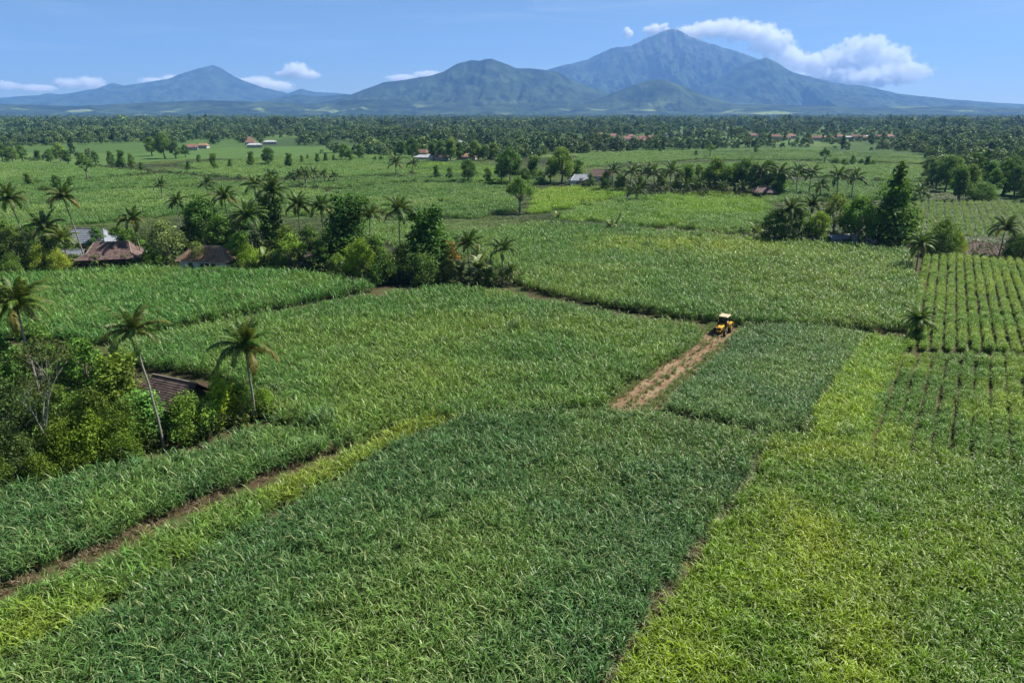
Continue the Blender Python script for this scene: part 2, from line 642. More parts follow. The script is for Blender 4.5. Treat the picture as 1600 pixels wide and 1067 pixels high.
cloud('large white cumulus cloud trailing down behind the right slope of the volcano',
      [(1085, 52, 34, 11), (1118, 45, 34, 13), (1150, 48, 26, 17), (1182, 52, 34, 16), (1208, 68, 34, 20), (1232, 88, 26, 15), (1265, 100, 42, 14), (1312, 98, 46, 22), (1345, 84, 36, 24), (1365, 72, 22, 16), (1392, 90, 30, 18), (1400, 112, 52, 14), (1330, 122, 90, 14)],
      23000, 0.006, 1, depth=0.8)
cloud('tiny white cloud puff just above the left ridge of the volcano summit', [(981, 51, 8, 8), (1020, 48, 14, 9), (1037, 43, 9, 6)], 22500, 0.012, 2)
cloud('small round white cloud right of the far left cone mountain', [(463, 111, 20, 12), (448, 117, 16, 7), (484, 117, 18, 6)], 23000, 0.008, 3)
cloud('low bank of pale cloud behind the slope of the cone mountain', [(405, 128, 22, 8), (432, 134, 26, 7), (380, 126, 16, 4)], 21500, 0.006, 4)
cloud('low white cloud bank at the far left of the skyline', [(105, 130, 18, 8), (140, 130, 22, 10), (60, 138, 26, 6), (10, 134, 18, 7)], 21500, 0.006, 5)
cloud('thin cloud sliver behind the left shoulder of the cone mountain', [(240, 127, 22, 5), (268, 122, 16, 5)], 21000, 0.006, 6)
cloud('thin cloud sliver behind the left shoulder of the broad mountain', [(630, 122, 26, 5), (670, 116, 22, 5)], 21000, 0.006, 7)


# ------------------------------------------------------------------ scatter by geometry nodes (stuff only)
def blank(name, me):
    return bpy.data.objects.new(name, me)          # source of a scatter, never linked to the scene


_trees = {}


def scatter_tree(key, sources):
    if key in _trees:
        return _trees[key]
    t = bpy.data.node_groups.new('scatter_' + key, 'GeometryNodeTree')
    t.interface.new_socket('Geometry', in_out='INPUT', socket_type='NodeSocketGeometry')
    t.interface.new_socket('Geometry', in_out='OUTPUT', socket_type='NodeSocketGeometry')
    n, l = t.nodes, t.links
    gi, go = n.new('NodeGroupInput'), n.new('NodeGroupOutput')
    jo = n.new('GeometryNodeJoinGeometry')
    for s in reversed(sources):
        oi = n.new('GeometryNodeObjectInfo')
        oi.inputs['Object'].default_value = s
        oi.inputs['As Instance'].default_value = False
        ti = n.new('GeometryNodeGeometryToInstance')
        l.new(oi.outputs['Geometry'], ti.inputs[0])
        l.new(ti.outputs[0], jo.inputs[0])
    ip = n.new('GeometryNodeInstanceOnPoints')
    ip.inputs['Pick Instance'].default_value = True
    l.new(gi.outputs[0], ip.inputs['Points'])
    l.new(jo.outputs[0], ip.inputs['Instance'])

    def attr(nm, typ):
        a = n.new('GeometryNodeInputNamedAttribute')
        a.data_type = typ
        a.inputs['Name'].default_value = nm
        return a.outputs['Attribute']
    l.new(attr('idx', 'INT'), ip.inputs['Instance Index'])
    er = n.new('FunctionNodeEulerToRotation')
    l.new(attr('rot', 'FLOAT_VECTOR'), er.inputs[0])
    l.new(er.outputs[0], ip.inputs['Rotation'])
    l.new(attr('scl', 'FLOAT_VECTOR'), ip.inputs['Scale'])
    l.new(ip.outputs[0], go.inputs[0])
    _trees[key] = t
    return t


def scatter(name, key, sources, pts, rot, scl, idx, tint, parent=None, **kw):
    me = bpy.data.meshes.new(name)
    k = len(pts)
    me.vertices.add(k)
    me.vertices.foreach_set('co', np.asarray(pts, np.float32).ravel())

    def put(nm, typ, field, arr, dt):
        a = me.attributes.new(nm, typ, 'POINT')
        a.data.foreach_set(field, np.ascontiguousarray(arr, dt).ravel())
    put('rot', 'FLOAT_VECTOR', 'vector', rot, np.float32)
    put('scl', 'FLOAT_VECTOR', 'vector', scl, np.float32)
    put('idx', 'INT', 'value', idx, np.int32)
    put('tint', 'FLOAT_COLOR', 'color', np.concatenate([tint, np.ones((k, 1))], 1), np.float32)
    me.update()
    o = link(name, me, parent, **kw)
    md = o.modifiers.new('scatter', 'NODES')
    md.node_group = scatter_tree(key, sources)
    return o


# ------------------------------------------------------------------ cane plants
def leaf_strip(V, F, S, Dr, p0, az, el, L, w0, droop, seg, shade, dry_sheen0, tw=0.0):
    """One long arching grass leaf as a tapering strip."""
    n0 = len(V)
    p = np.array(p0, float)
    side = np.array([-math.sin(az), math.cos(az), tw])
    side /= np.linalg.norm(side)
    for k in range(seg + 1):
        s = k / seg
        w = w0 * (0.55 + 0.45 * min(1, s * 5)) * (1 - s ** 2.2) + 0.004
        V.append(p - side * w / 2)
        V.append(p + side * w / 2)
        S += [shade, shade]
        d = min(1.0, dry_sheen0 + max(0, s - 0.55) * 0.25)  # leaf ends blend towards the painted pale sheen
        Dr += [d, d]
        e = el - droop * (s ** 1.3)
        p = p + np.array([math.cos(e) * math.cos(az), math.cos(e) * math.sin(az), math.sin(e)]) * L / seg
        if k:
            a = n0 + 2 * (k - 1)
            F.append((a, a + 1, a + 3, a + 2))


def cane_clump(seed, stalks=8, r=0.46, hgt=1.2, leaves=6, L=1.4, w=0.08, seg=5, dry_sheen=0.06):
    q = random.Random(seed)
    V, F, S, D = [], [], [], []
    for i in range(stalks):
        a, rr = q.random() * 6.283, r * math.sqrt(q.random())
        x, y = rr * math.cos(a), rr * math.sin(a)
        h = hgt * q.uniform(0.72, 1.12)
        lean = q.uniform(0, 0.25)
        tx, ty = x + lean * math.cos(a) * h, y + lean * math.sin(a) * h
        # stalk
        leaf_strip(V, F, S, D, (x, y, 0), a, math.atan2(h, lean * h + 0.01), h, 0.04, 0.0, 1, 0.7, 0.35)
        a0 = q.random() * 6.283
        for k in range(leaves):
            f = k / (leaves - 1)
            az = a0 + k * 2.6 + q.uniform(-.5, .5)
            t = 0.35 + 0.65 * f
            el = R(q.uniform(48, 66)) + f * R(20)
            leaf_strip(V, F, S, D, (x + (tx - x) * t, y + (ty - y) * t, h * t), az, el, L * q.uniform(0.7, 1.15) * (0.85 + 0.15 * f), w * q.uniform(0.8, 1.2),
                       R(q.uniform(70, 165)), seg, q.uniform(0.55, 1.25) + 0.5 * (q.random() < .22), (q.random() < dry_sheen) * q.uniform(0.3, 0.9) + (1 - f) * 0.06, q.uniform(-.5, .5))
    return mesh('cane_clump', V, F, M_CANE, attrs={'shade': ('FLOAT', S), 'dry': ('FLOAT', D)})


def cane_patch(seed, size=6.0, n=430, L=1.25, w=0.13, h=1.2):
    q = random.Random(seed)
    V, F, S, D = [], [], [], []
    for i in range(n):
        x, y = q.uniform(-size / 2, size / 2), q.uniform(-size / 2, size / 2)
        leaf_strip(V, F, S, D, (x, y, h * q.uniform(0.25, 1.1)), q.random() * 6.283, R(q.uniform(45, 85)), L * q.uniform(0.7, 1.2), w, R(q.uniform(40, 130)), 3,
                   q.uniform(0.65, 1.3), (q.random() < 0.04) * 0.6, q.uniform(-.5, .5))
    return mesh('cane_patch', V, F, M_CANE, attrs={'shade': ('FLOAT', S), 'dry': ('FLOAT', D)})


CLUMPS = [blank('clump_source', cane_clump(s)) for s in range(6)]
PATCHES = [blank('patch_source', cane_patch(50 + s)) for s in range(4)]
DRY = [blank('dry_source', cane_clump(80 + s, stalks=5, r=0.5, hgt=0.30, leaves=6, L=0.9, w=0.05, seg=3, dry_sheen=0.0)) for s in range(3)]
TUFTS = [blank('tuft_source', cane_clump(90 + s, stalks=7, r=0.32, hgt=0.45, leaves=6, L=0.85, w=0.055, seg=3)) for s in range(4)]


ROWT = [blank('row_source', cane_clump(120 + s, stalks=8, r=0.22, hgt=0.75, leaves=6, L=0.55, w=0.06, seg=3)) for s in range(4)]


def world_poly(poly_px, z):
    return [ground(u, v, z) for u, v in poly_px]


def grid_points(poly, sp):
    """Jittered points inside a world polygon, thinned outside the camera's neighbourhood."""
    xs, ys = [p[0] for p in poly], [p[1] for p in poly]
    gx, gy = np.meshgrid(np.arange(min(xs), max(xs), sp), np.arange(min(ys), max(ys), sp))
    gx = gx.ravel() + rng.uniform(-.5, .5, gx.size) * sp
    gy = gy.ravel() + rng.uniform(-.5, .5, gy.size) * sp
    keep = inside(gx, gy, poly) & (gy > 6)
    gx, gy = gx[keep], gy[keep]
    u, v, d = project(gx, gy, 1.0)
    k2 = (u > -170) & (u < 1770) & (v < 1290)
    return gx[k2], gy[k2]


def mixcol(a, b, t):
    return np.asarray(a)[None] * (1 - t[:, None]) + np.asarray(b)[None] * t[:, None]


FIELDS = []


def cane_field(label, poly_px, h, c1, c2, seed, ns=14.0, sp=0.85, mode='clump', bias=0.0, streak=None, bright=0.15, name='sugarcane_field', zf=0.8, holes=None, fray=0.0):
    poly = world_poly(poly_px, h * zf)
    x, y = grid_points(poly, sp)
    if holes:
        for hp in holes:
            k = ~inside(x, y, world_poly(hp, h * 0.4))
            x, y = x[k], y[k]
    d = np.hypot(x, y)
    if mode == 'clump':
        keep = rng.random(len(x)) < np.clip((110.0 / d), 0.6, 1.0)
        x, y, d = x[keep], y[keep], d[keep]
    n = len(x)
    t = fnoise(x, y, ns, seed, 4)
    t = np.clip((t - 0.5 + bias) * 3.2 + 0.35, 0, 1)
    col = mixcol(c1, c2, t)
    if streak:
        for su, sv, sw, sc, st in streak:             # yellower patches of the crop: centre, size (m), colour
            sx, sy = ground(su, sv, h)
            q = np.exp(-(((x - sx) / sw[0]) ** 2 + ((y - sy) / sw[1]) ** 2)) * st * np.clip(fnoise(x, y, 5, seed + 77, 2) * 2 - 0.2, 0, 1.2)
            q = np.clip(q, 0, 1)
            col = col * (1 - q[:, None]) + np.asarray(sc)[None] * q[:, None]
    col = col * np.array([0.98, 1.0, 0.82])
    col *= (1 + rng.uniform(-bright, bright, n))[:, None]
    col[:, 0] *= 1 + rng.uniform(-.07, .07, n)
    hs = h / 2.0 if mode == 'clump' else h / 1.7
    lump = 0.80 + 0.40 * fnoise(x, y, 4.5, seed + 31, 3)
    s = hs * lump * rng.uniform(0.85, 1.15, n)
    if mode == 'clump':
        s = s * np.clip((d / 95.0) ** 0.25, 1.0, 1.18)
        sx_ = np.maximum(s, 0.86 * rng.uniform(.85, 1.15, n))
        scl = np.stack([sx_, sx_, s * rng.uniform(0.9, 1.1, n) / np.clip((d / 95.0) ** 0.25, 1.0, 1.18)], 1)
        src, key = CLUMPS, 'clump'
    else:
        scl = np.stack([np.full(n, sp / 5.0), np.full(n, sp / 5.0), s], 1)
        src, key = PATCHES, 'patch'
    pts = np.stack([x, y, np.full(n, 0.0)], 1)
    rot = np.stack([rng.normal(0, .06, n), rng.normal(0, .06, n), rng.uniform(0, 6.283, n)], 1)
    o = scatter(name, key, src, pts, rot, scl, rng.integers(0, len(src), n), col, label=label, cat='field', kind='stuff', group='sugarcane fields of the plain')
    FIELDS.append((label, n))
    return o


DK1, DK2 = (0.058, 0.140, 0.044), (0.104, 0.185, 0.042)          # blue-green cane
MD1, MD2 = (0.074, 0.180, 0.040), (0.128, 0.225, 0.046)          # mid green cane
YL1, YL2 = (0.105, 0.205, 0.030), (0.185, 0.255, 0.030)          # yellow-green young cane
YY = (0.27, 0.34, 0.018)

# near fields
cane_field('large dark blue-green sugarcane field across the foreground', [(-160, 1130), (120, 972), (300, 868), (470, 775), (620, 690), (740, 645), (860, 634), (962, 634), (1020, 641), (1198, 676), (1163, 732), (1076, 848), (996, 955), (909, 1075), (832, 1200), (700, 1330), (-500, 1330)],
           1.75, DK1, DK2, 1, ns=9, sp=0.74, streak=[(720, 850, (9, 6), MD2, 0.6), (560, 1030, (6, 5), MD2, 0.6)])
cane_field('yellow-green sugarcane strip between the straw path and the dark foreground field', [(-220, 1150), (-160, 1010), (0, 938), (150, 873), (330, 790), (470, 732), (560, 694), (640, 652), (735, 640), (610, 684), (460, 768), (290, 862), (110, 966), (-140, 1110)],
           1.6, MD1, YL2, 2, ns=8, sp=0.74, streak=[(90, 950, (5, 5), YY, 0.55), (320, 850, (4, 4), YY, 0.45)])
cane_field('green sugarcane strip between the leafy grove and the straw path', [(-220, 830), (0, 762), (180, 722), (300, 702), (400, 665), (500, 672), (540, 682), (450, 708), (322, 757), (142, 836), (-8, 891), (-220, 978)],
           1.9, (0.064, 0.150, 0.050), MD2, 3, ns=8, sp=0.76)
cane_field('wide central sugarcane field with a ragged lighter middle', [(165, 538), (300, 509), (420, 487), (590, 459), (690, 445), (800, 457), (900, 479), (1020, 499), (1088, 505), (1098, 520), (1046, 550), (982, 586), (936, 624), (850, 634), (735, 636), (630, 648), (560, 678), (480, 660), (405, 632), (430, 600), (330, 575), (220, 560)],
           2.0, MD1, MD2, 4, ns=11, sp=0.85, streak=[(800, 505, (22, 7), YL2, 0.5), (640, 580, (14, 8), YL2, 0.4), (480, 640, (9, 5), YL2, 0.5)])
cane_field('level green sugarcane field in front of the farmhouses', [(40, 424), (200, 416), (400, 420), (520, 428), (588, 442), (470, 464), (330, 490), (240, 508), (150, 526), (60, 516), (-200, 520), (-200, 440)],
           2.1, (0.066, 0.180, 0.038), (0.105, 0.215, 0.044), 5, ns=12, sp=0.9)
cane_field('bright sugarcane field behind the yellow tractor', [(815, 438), (760, 400), (700, 360), (850, 347), (1000, 354), (1180, 368), (1300, 376), (1422, 388), (1430, 440), (1424, 506), (1300, 500), (1165, 496), (1090, 488), (990, 474), (900, 458)],
           2.1, (0.084, 0.190, 0.042), (0.140, 0.235, 0.048), 6, ns=20, sp=1.0, streak=[(1080, 378, (25, 12), YY, 0.7), (1300, 440, (22, 18), YL2, 0.6)])
cane_field('blue-green sugarcane field right of the tractor track', [(1158, 508), (1250, 505), (1350, 517), (1325, 555), (1262, 640), (1235, 668), (1200, 668), (1110, 645), (1036, 631), (1090, 582), (1140, 542)],
           1.35, (0.066, 0.155, 0.052), (0.108, 0.200, 0.048), 7, ns=9, sp=0.70)
cane_field('yellow-green cane strip between the blue-green field and the crop rows', [(1358, 522), (1425, 526), (1400, 565), (1372, 620), (1340, 690), (1265, 668), (1275, 640), (1330, 558)],
           1.35, (0.135, 0.26, 0.014), (0.23, 0.34, 0.012), 8, ns=7, sp=0.70)
cane_field('bright yellow-green young cane field in the right foreground', [(1212, 674), (1290, 678), (1345, 690), (1460, 706), (1600, 722), (1800, 745), (1900, 1330), (760, 1330), (868, 1220), (951, 1075), (1030, 955), (1104, 850), (1183, 735)],
           1.45, (0.084, 0.176, 0.010), (0.152, 0.246, 0.008), 9, ns=10, sp=0.70, streak=[(1290, 850, (3.2, 9), YY, 0.95), (1320, 1020, (3, 4), YY, 0.9), (1080, 1020, (3, 4), YY, 0.6), (1300, 700, (8, 3), YY, 0.6)])
FN = len(FIELDS)


# straw and dry leaves on the paths and along field edges
def litter(label, line_px, width, dens, c1, c2, seed, scale=1.0, src=DRY, key='dry', name='dry_leaves', z=0.0, cat='dry leaves'):
    P = [Vector(ground(u, v, z)) for u, v in line_px]
    pts = []
    for a, b in zip(P, P[1:]):
        L = (b - a).length
        k = int(L * width * dens)
        t = rng.random(k)
        nrm = Vector((-(b - a).y, (b - a).x)).normalized()
        o = rng.normal(0, width / 2.6, k)
        pts.append(np.stack([a.x + (b.x - a.x) * t + nrm.x * o, a.y + (b.y - a.y) * t + nrm.y * o, t * 0], 1))
    pts = np.concatenate(pts)
    u, v, d = project(pts[:, 0], pts[:, 1], 0.5)
    pts = pts[(u > -170) & (u < 1770) & (v < 1250)]
    n = len(pts)
    col = mixcol(c1, c2, rng.random(n)) * (1 + rng.uniform(-.25, .25, n))[:, None]
    s = rng.uniform(0.7, 1.3, n) * scale
    return scatter(name, key, src, pts, np.stack([rng.normal(0, .25, n), rng.normal(0, .25, n), rng.uniform(0, 6.28, n)], 1), np.stack([s, s, s], 1),
                   rng.integers(0, len(src), n), col, label=label, cat=cat, kind='stuff')


STRAW1, STRAW2 = (0.15, 0.095, 0.065), (0.27, 0.22, 0.13)
litter('dry straw and bent pale leaves along the path on the left', [(-160, 1000), (0, 928), (150, 860), (330, 778), (455, 722), (560, 690)], 1.7, 3.0, STRAW1, STRAW2, 1, 0.6)
litter('pale dry leaves in the furrow between the two foreground fields', [(1200, 690), (1170, 738), (1090, 850), (1012, 955), (930, 1075), (850, 1210)], 1.2, 3.4, (0.15, 0.12, 0.085), (0.27, 0.27, 0.16), 2, 0.75)
litter('dry leaves hanging along the shaded edge of the field before the farmhouses', [(150, 530), (330, 494), (470, 468), (588, 446)], 1.2, 1.2, (0.13, 0.12, 0.06), (0.22, 0.19, 0.09), 3, 0.9)

for lb, ln, wd, dn, c1, c2, sc in [
    ('ragged line of taller cane, tinted dark for clump shadows, crossing the middle of the central field', [(560, 612), (660, 566), (770, 530), (900, 502)], 3.2, .42, (0.060, 0.135, 0.034), (0.15, 0.22, 0.045), 1.12),  # darker leaf tint stands in for the shadows among the clumps
    ('coarse cane tussocks at the lower left corner of the central field', [(415, 632), (470, 660), (520, 680)], 4.5, .5, (0.075, 0.155, 0.05), (0.14, 0.21, 0.07), 1.2),
    ('coarse cane tussocks along the near edge of the blue-green field', [(1110, 652), (1200, 674), (1240, 672), (1330, 690)], 1.2, .9, (0.06, 0.13, 0.045), (0.12, 0.19, 0.06), .95),
    ('tall cane tufts tinted dark for the shaded field edge behind the tractor', [(900, 470), (1000, 487), (1100, 499), (1170, 502)], 1.0, .8, (0.045, 0.10, 0.03), (0.10, 0.17, 0.04), 1.0),  # dark tint puts the shade of the cane edge into the leaf colour
    ('tall cane tufts along the near edge of the field before the farmhouses', [(150, 528), (330, 492), (470, 466), (585, 445)], .9, .9, (0.055, 0.13, 0.035), (0.11, 0.18, 0.05), 1.0),
]:
    litter(lb, ln, wd, dn, c1, c2, 0, sc, CLUMPS, 'clump', 'cane_tussocks', 0.0, 'sugarcane')

# ------------------------------------------------------------------ crop rows at the right
def crop_rows(label, quad_px, vp_u, n_rows, h, c1, c2, seed, width, step, src, key, gap=None):
    """Parallel rows that run away from the camera; every row is a part of the field."""
    (ua, va), (ub, vb), (vfar_a, vfar_b) = quad_px
    root = link('crop_field', None, kind='stuff', label=label, cat='field')
    dirx, diry = ground(vp_u, HORIZON + 2.0)
    ln = math.hypot(dirx, diry)
    dirx, diry = dirx / ln, diry / ln
    A, B = Vector(ground(ua, va)), Vector(ground(ub, vb))
    for i in range(n_rows):
        f = (i + 0.5) / n_rows
        s = A.lerp(B, f)
        vf = vfar_a + (vfar_b - vfar_a) * f
        _, yf = ground(800, vf)
        L = (yf - s.y) / diry
        k = int(L / step)
        if k < 4:
            continue
        rows = []
        for off in width:
            t = (np.arange(k) + rng.uniform(-.4, .4, k)) * step
            rows.append(np.stack([s.x + dirx * t + diry * (off + rng.normal(0, .12, k)), s.y + diry * t - dirx * (off + rng.normal(0, .12, k)), t * 0], 1))
        pts = np.concatenate(rows)
        u, v, d = project(pts[:, 0], pts[:, 1], 0.5)
        pts = pts[(u > -170) & (u < 1790) & (v < 1250)]
        m = len(pts)
        if m == 0:
            continue
        t = np.clip((fnoise(pts[:, 0], pts[:, 1], 7, seed, 3) - .5) * 3 + .4, 0, 1)
        col = mixcol(c1, c2, t) * (1 + rng.uniform(-.2, .2, m))[:, None]
        sc = h * rng.uniform(0.8, 1.2, m) * (0.62 + 0.72 * fnoise(pts[:, 0], pts[:, 1], 2.5, seed + 3, 2))
        scatter('crop_row', key, src, pts, np.stack([rng.normal(0, .08, m), rng.normal(0, .08, m), rng.uniform(0, 6.28, m)], 1), np.stack([sc, sc, sc], 1),
                rng.integers(0, len(src), m), col, parent=root, kind='stuff')
    return root


crop_rows('field of thick straight green crop rows with dark gaps at the right edge', [(1410, 548), (1770, 560), (398, 410)], 1492, 17, 1.0, (0.150, 0.285, 0.026), (0.235, 0.350, 0.034), 21, (-0.15, 0.15), 0.24, ROWT, 'row')
crop_rows('field of loose cane rows running down to the right foreground', [(1332, 702), (1810, 745), (560, 560)], 1545, 15, 1.0, (0.105, 0.225, 0.028), (0.215, 0.325, 0.028), 22, (-0.28, 0.0, 0.28), 0.34, ROWT, 'row')
crop_rows('far field of thin pale green crop rows right of the tall tree', [(1412, 372), (1800, 372), (316, 318)], 1470, 24, 1.15, (0.15, 0.26, 0.05), (0.19, 0.29, 0.06), 23, (-0.5, 0.3), 0.9, ROWT, 'row')

# ------------------------------------------------------------------ fields of the middle distance
G1, G2 = (0.100, 0.210, 0.052), (0.135, 0.240, 0.060)
B1, B2 = (0.190, 0.330, 0.034), (0.260, 0.380, 0.034)
L1_, L2_ = (0.140, 0.260, 0.072), (0.175, 0.285, 0.084)
mid = [
    ('light field at the left edge below the far trees', [(-160, 254), (60, 254), (130, 261), (235, 270), (150, 279), (60, 284), (-160, 286)], L1_, L2_),
    ('darker field strip behind the tall palms at the left edge', [(-160, 288), (60, 287), (160, 281), (250, 273), (330, 279), (300, 290), (150, 296), (-160, 300)], G1, G2),
    ('green field behind the house with the grey roof', [(-160, 303), (150, 299), (310, 293), (340, 284), (420, 288), (500, 300), (560, 322), (480, 338), (300, 332), (190, 345), (100, 352), (-160, 372)], G1, L2_),
    ('pale field strip below the scattered trees left of centre', [(262, 268), (420, 262), (560, 256), (640, 258), (640, 271), (520, 277), (400, 280), (330, 275)], L1_, L2_),
    ('green strip of crop behind the row of small palms', [(430, 286), (535, 281), (640, 275), (725, 285), (640, 284), (540, 293), (500, 297)], G1, G2),
    ('rounded green field rising left of the lone spreading tree', [(508, 301), (560, 294), (650, 287), (740, 289), (800, 296), (805, 330), (740, 340), (640, 345), (600, 335), (560, 317)], G1, L2_),
    ('bright lime rice field right of the lone spreading tree', [(842, 297), (900, 293), (985, 297), (978, 304), (920, 318), (850, 332), (818, 334)], B1, B2),
    ('pale field beyond the palm row at the centre', [(905, 242), (1000, 237), (1060, 236), (1110, 246), (1060, 252), (960, 257), (905, 262)], L1_, L2_),
    ('green field below the distant red roofed village', [(1065, 238), (1200, 234), (1330, 238), (1450, 246), (1452, 257), (1330, 252), (1200, 250), (1118, 250)], G1, L2_),
    ('wide level field behind the palm row right of centre', [(930, 266), (1100, 256), (1200, 253), (1330, 256), (1450, 261), (1448, 284), (1380, 283), (1250, 276), (1100, 270)], L1_, L2_),
    ('green field between the palm row and the tall dark tree', [(1200, 285), (1290, 282), (1440, 288), (1436, 314), (1340, 312), (1200, 316)], G1, L2_),
    ('light patchwork field below the palm row right of centre', [(905, 325), (1000, 306), (1120, 308), (1200, 312), (1195, 340), (1180, 364), (1050, 354), (940, 347), (862, 342)], L1_, B1),
    ('bright strip of grass beyond the row of palms', [(1000, 304), (1180, 300), (1200, 308), (1040, 305)], B1, B2),
    ('sunny grass field strip behind scattered trees left of centre', [(280, 258), (420, 247), (560, 243), (700, 247), (640, 255), (480, 258), (330, 266)], L1_, L2_),
    ('green field edge right of the lone trees at centre', [(640, 259), (720, 252), (780, 262), (860, 286), (760, 288), (660, 277)], G1, B1),
    ('small field behind the tall palms at the left grove', [(560, 345), (650, 350), (690, 362), (740, 398), (690, 402), (620, 385), (560, 365)], G1, L2_),
]
for i, (lb, pp, a, b) in enumerate(mid):
    cane_field(lb, pp, 1.5, a, b, 40 + i, ns=26, sp=4.2, mode='patch', bright=0.12, zf=0.5)


# ------------------------------------------------------------------ trees: shared meshes
def crown_mesh(seed, lobes, leaf, per, fill=0.35, drop=0.0, name='crown', mat=None, flat=0.0):
    """Leaf quads spread through a set of lobes (x, y, z, rx, rz)."""
    q = np.random.default_rng(seed)
    V, S = [], []
    for (x, y, z, rx, rz) in lobes:
        n = int(per * (rx / 1.8) ** 1.6) + 20
        d = q.normal(size=(n, 3))
        d /= np.linalg.norm(d, axis=1)[:, None]
        rr = np.where(q.random(n) < fill, q.random(n) ** 0.5, 1.0 + q.normal(0, 0.10, n))
        # uneven outline: lobes swell and shrink by direction
        sw = 1 + 0.28 * np.sin(d[:, 0] * 5 + seed) * np.sin(d[:, 1] * 6 + 2 * seed) + 0.16 * np.sin(d[:, 2] * 9 + d[:, 0] * 7)
        c = np.stack([x + d[:, 0] * rx * rr * sw, y + d[:, 1] * rx * rr * sw, z + d[:, 2] * rz * rr * sw], 1)
        nm = d + q.normal(0, 0.85, (n, 3)) + np.array([0, 0, 0.35 + flat])
        nm /= np.linalg.norm(nm, axis=1)[:, None]
        t = np.cross(nm, q.normal(size=(n, 3)))
        t /= np.linalg.norm(t, axis=1)[:, None]
        b = np.cross(nm, t)
        L = leaf * q.uniform(0.6, 1.35, n)[:, None]
        W = L * q.uniform(0.45, 0.75, n)[:, None]
        bend = nm * L * 0.18
        quad = np.stack([c - t * L - bend, c - b * W, c + t * L - bend, c + b * W], 1)
        V.append(quad.reshape(-1, 3))
        sh = q.uniform(0.7, 1.3) * q.uniform(0.55, 1.45, n)
        S.append(np.repeat(sh, 4))
    V, S = np.concatenate(V), np.concatenate(S)
    F = np.arange(len(V)).reshape(-1, 4)
    me = bpy.data.meshes.new(name)
    me.vertices.add(len(V))
    me.vertices.foreach_set('co', V.astype(np.float32).ravel())
    me.loops.add(len(V))
    me.loops.foreach_set('vertex_index', np.arange(len(V), dtype=np.int32))
    me.polygons.add(len(F))
    me.polygons.foreach_set('loop_start', (np.arange(len(F)) * 4).astype(np.int32))
    me.polygons.foreach_set('loop_total', np.full(len(F), 4, np.int32))
    a = me.attributes.new('shade', 'FLOAT', 'POINT')
    a.data.foreach_set('value', S.astype(np.float32))
    me.update(calc_edges=True)
    me.materials.append(mat or M_TREE)
    return me


def lobes_round(seed, H=10.0, w=3.6, base=0.28, n=16):
    q = random.Random(seed)
    out = []
    for i in range(n):
        a = i * 2.399 + q.uniform(-.4, .4)
        f = (i + .5) / n
        z = H * (base + (0.92 - base) * f)
        prof = math.sin(math.pi * min(1, 0.22 + 0.80 * f)) ** 0.6
        r = w * prof * q.uniform(0.45, 0.85)
        rx = w * q.uniform(0.22, 0.37)
        out.append((r * math.cos(a), r * math.sin(a), z, rx, rx * q.uniform(0.65, 0.95)))
    return out


def lobes_tall(seed, H=10.0, w=2.2, base=0.2, n=18, tip=0.35):
    q = random.Random(seed)
    out = []
    for i in range(n):
        f = (i + .5) / n
        a = i * 2.399 + q.uniform(-.6, .6)
        ww = w * (1 - (1 - tip) * f ** 1.3) * (0.75 + 0.5 * q.random())
        r = ww * q.uniform(0.15, 0.75)
        rx = ww * q.uniform(0.38, 0.6)
        out.append((r * math.cos(a), r * math.sin(a), H * (base + (0.95 - base) * f), rx, rx * q.uniform(0.7, 1.1)))
    return out


def lobes_umbrella(seed, H=10.0, w=5.2, n=20):
    q = random.Random(seed)
    out = []
    for i in range(n):
        a = i * 2.399 + q.uniform(-.4, .4)
        f = math.sqrt((i + .5) / n)
        r = w * f * 0.82
        z = H * (0.86 - 0.34 * f ** 2 + q.uniform(-.10, .06))
        rx = w * q.uniform(0.20, 0.32)
        out.append((r * math.cos(a), r * math.sin(a), z, rx, rx * q.uniform(0.45, 0.7)))
    return out


def trunk_mesh(seed, lobes, H=10.0, r=0.32, mat=None, fork=0.3, name='trunk', thin=1.0):
    q = random.Random(seed)
    mb = MB()
    top = Vector((q.uniform(-.3, .3), q.uniform(-.3, .3), H * fork))
    mb.tube([(0, 0, -0.1), (0.05, 0, H * 0.03), top * 0.55 + Vector((0.1, 0.05, 0)), top], [r * 1.5, r * 1.1, r * 0.92, r * 0.8], 9)
    for (x, y, z, rx, rz) in lobes:
        if q.random() < 0.25:
            continue
        e = Vector((x, y, z))
        s = top * q.uniform(0.75, 1.0)
        mid_ = s.lerp(e, 0.5) + Vector((q.uniform(-.3, .3), q.uniform(-.3, .3), q.uniform(-.1, .5)))
        k = thin * r * q.uniform(0.3, 0.5)
        mb.tube([s, mid_, e], [k, k * 0.65, k * 0.2], 5, cap=False)
    return mb.mesh(name, mat or M_BARK, smooth=True)


TREE = {}


def species(key, lobes, leaf, per, seed, H=10.0, r=0.3, fork=0.3, fill=0.35, mat=None, flat=0.0, thin=1.0):
    TREE[key] = (trunk_mesh(seed, lobes, H, r, mat, fork, thin=thin), crown_mesh(seed, lobes, leaf, per, fill, flat=flat), H)


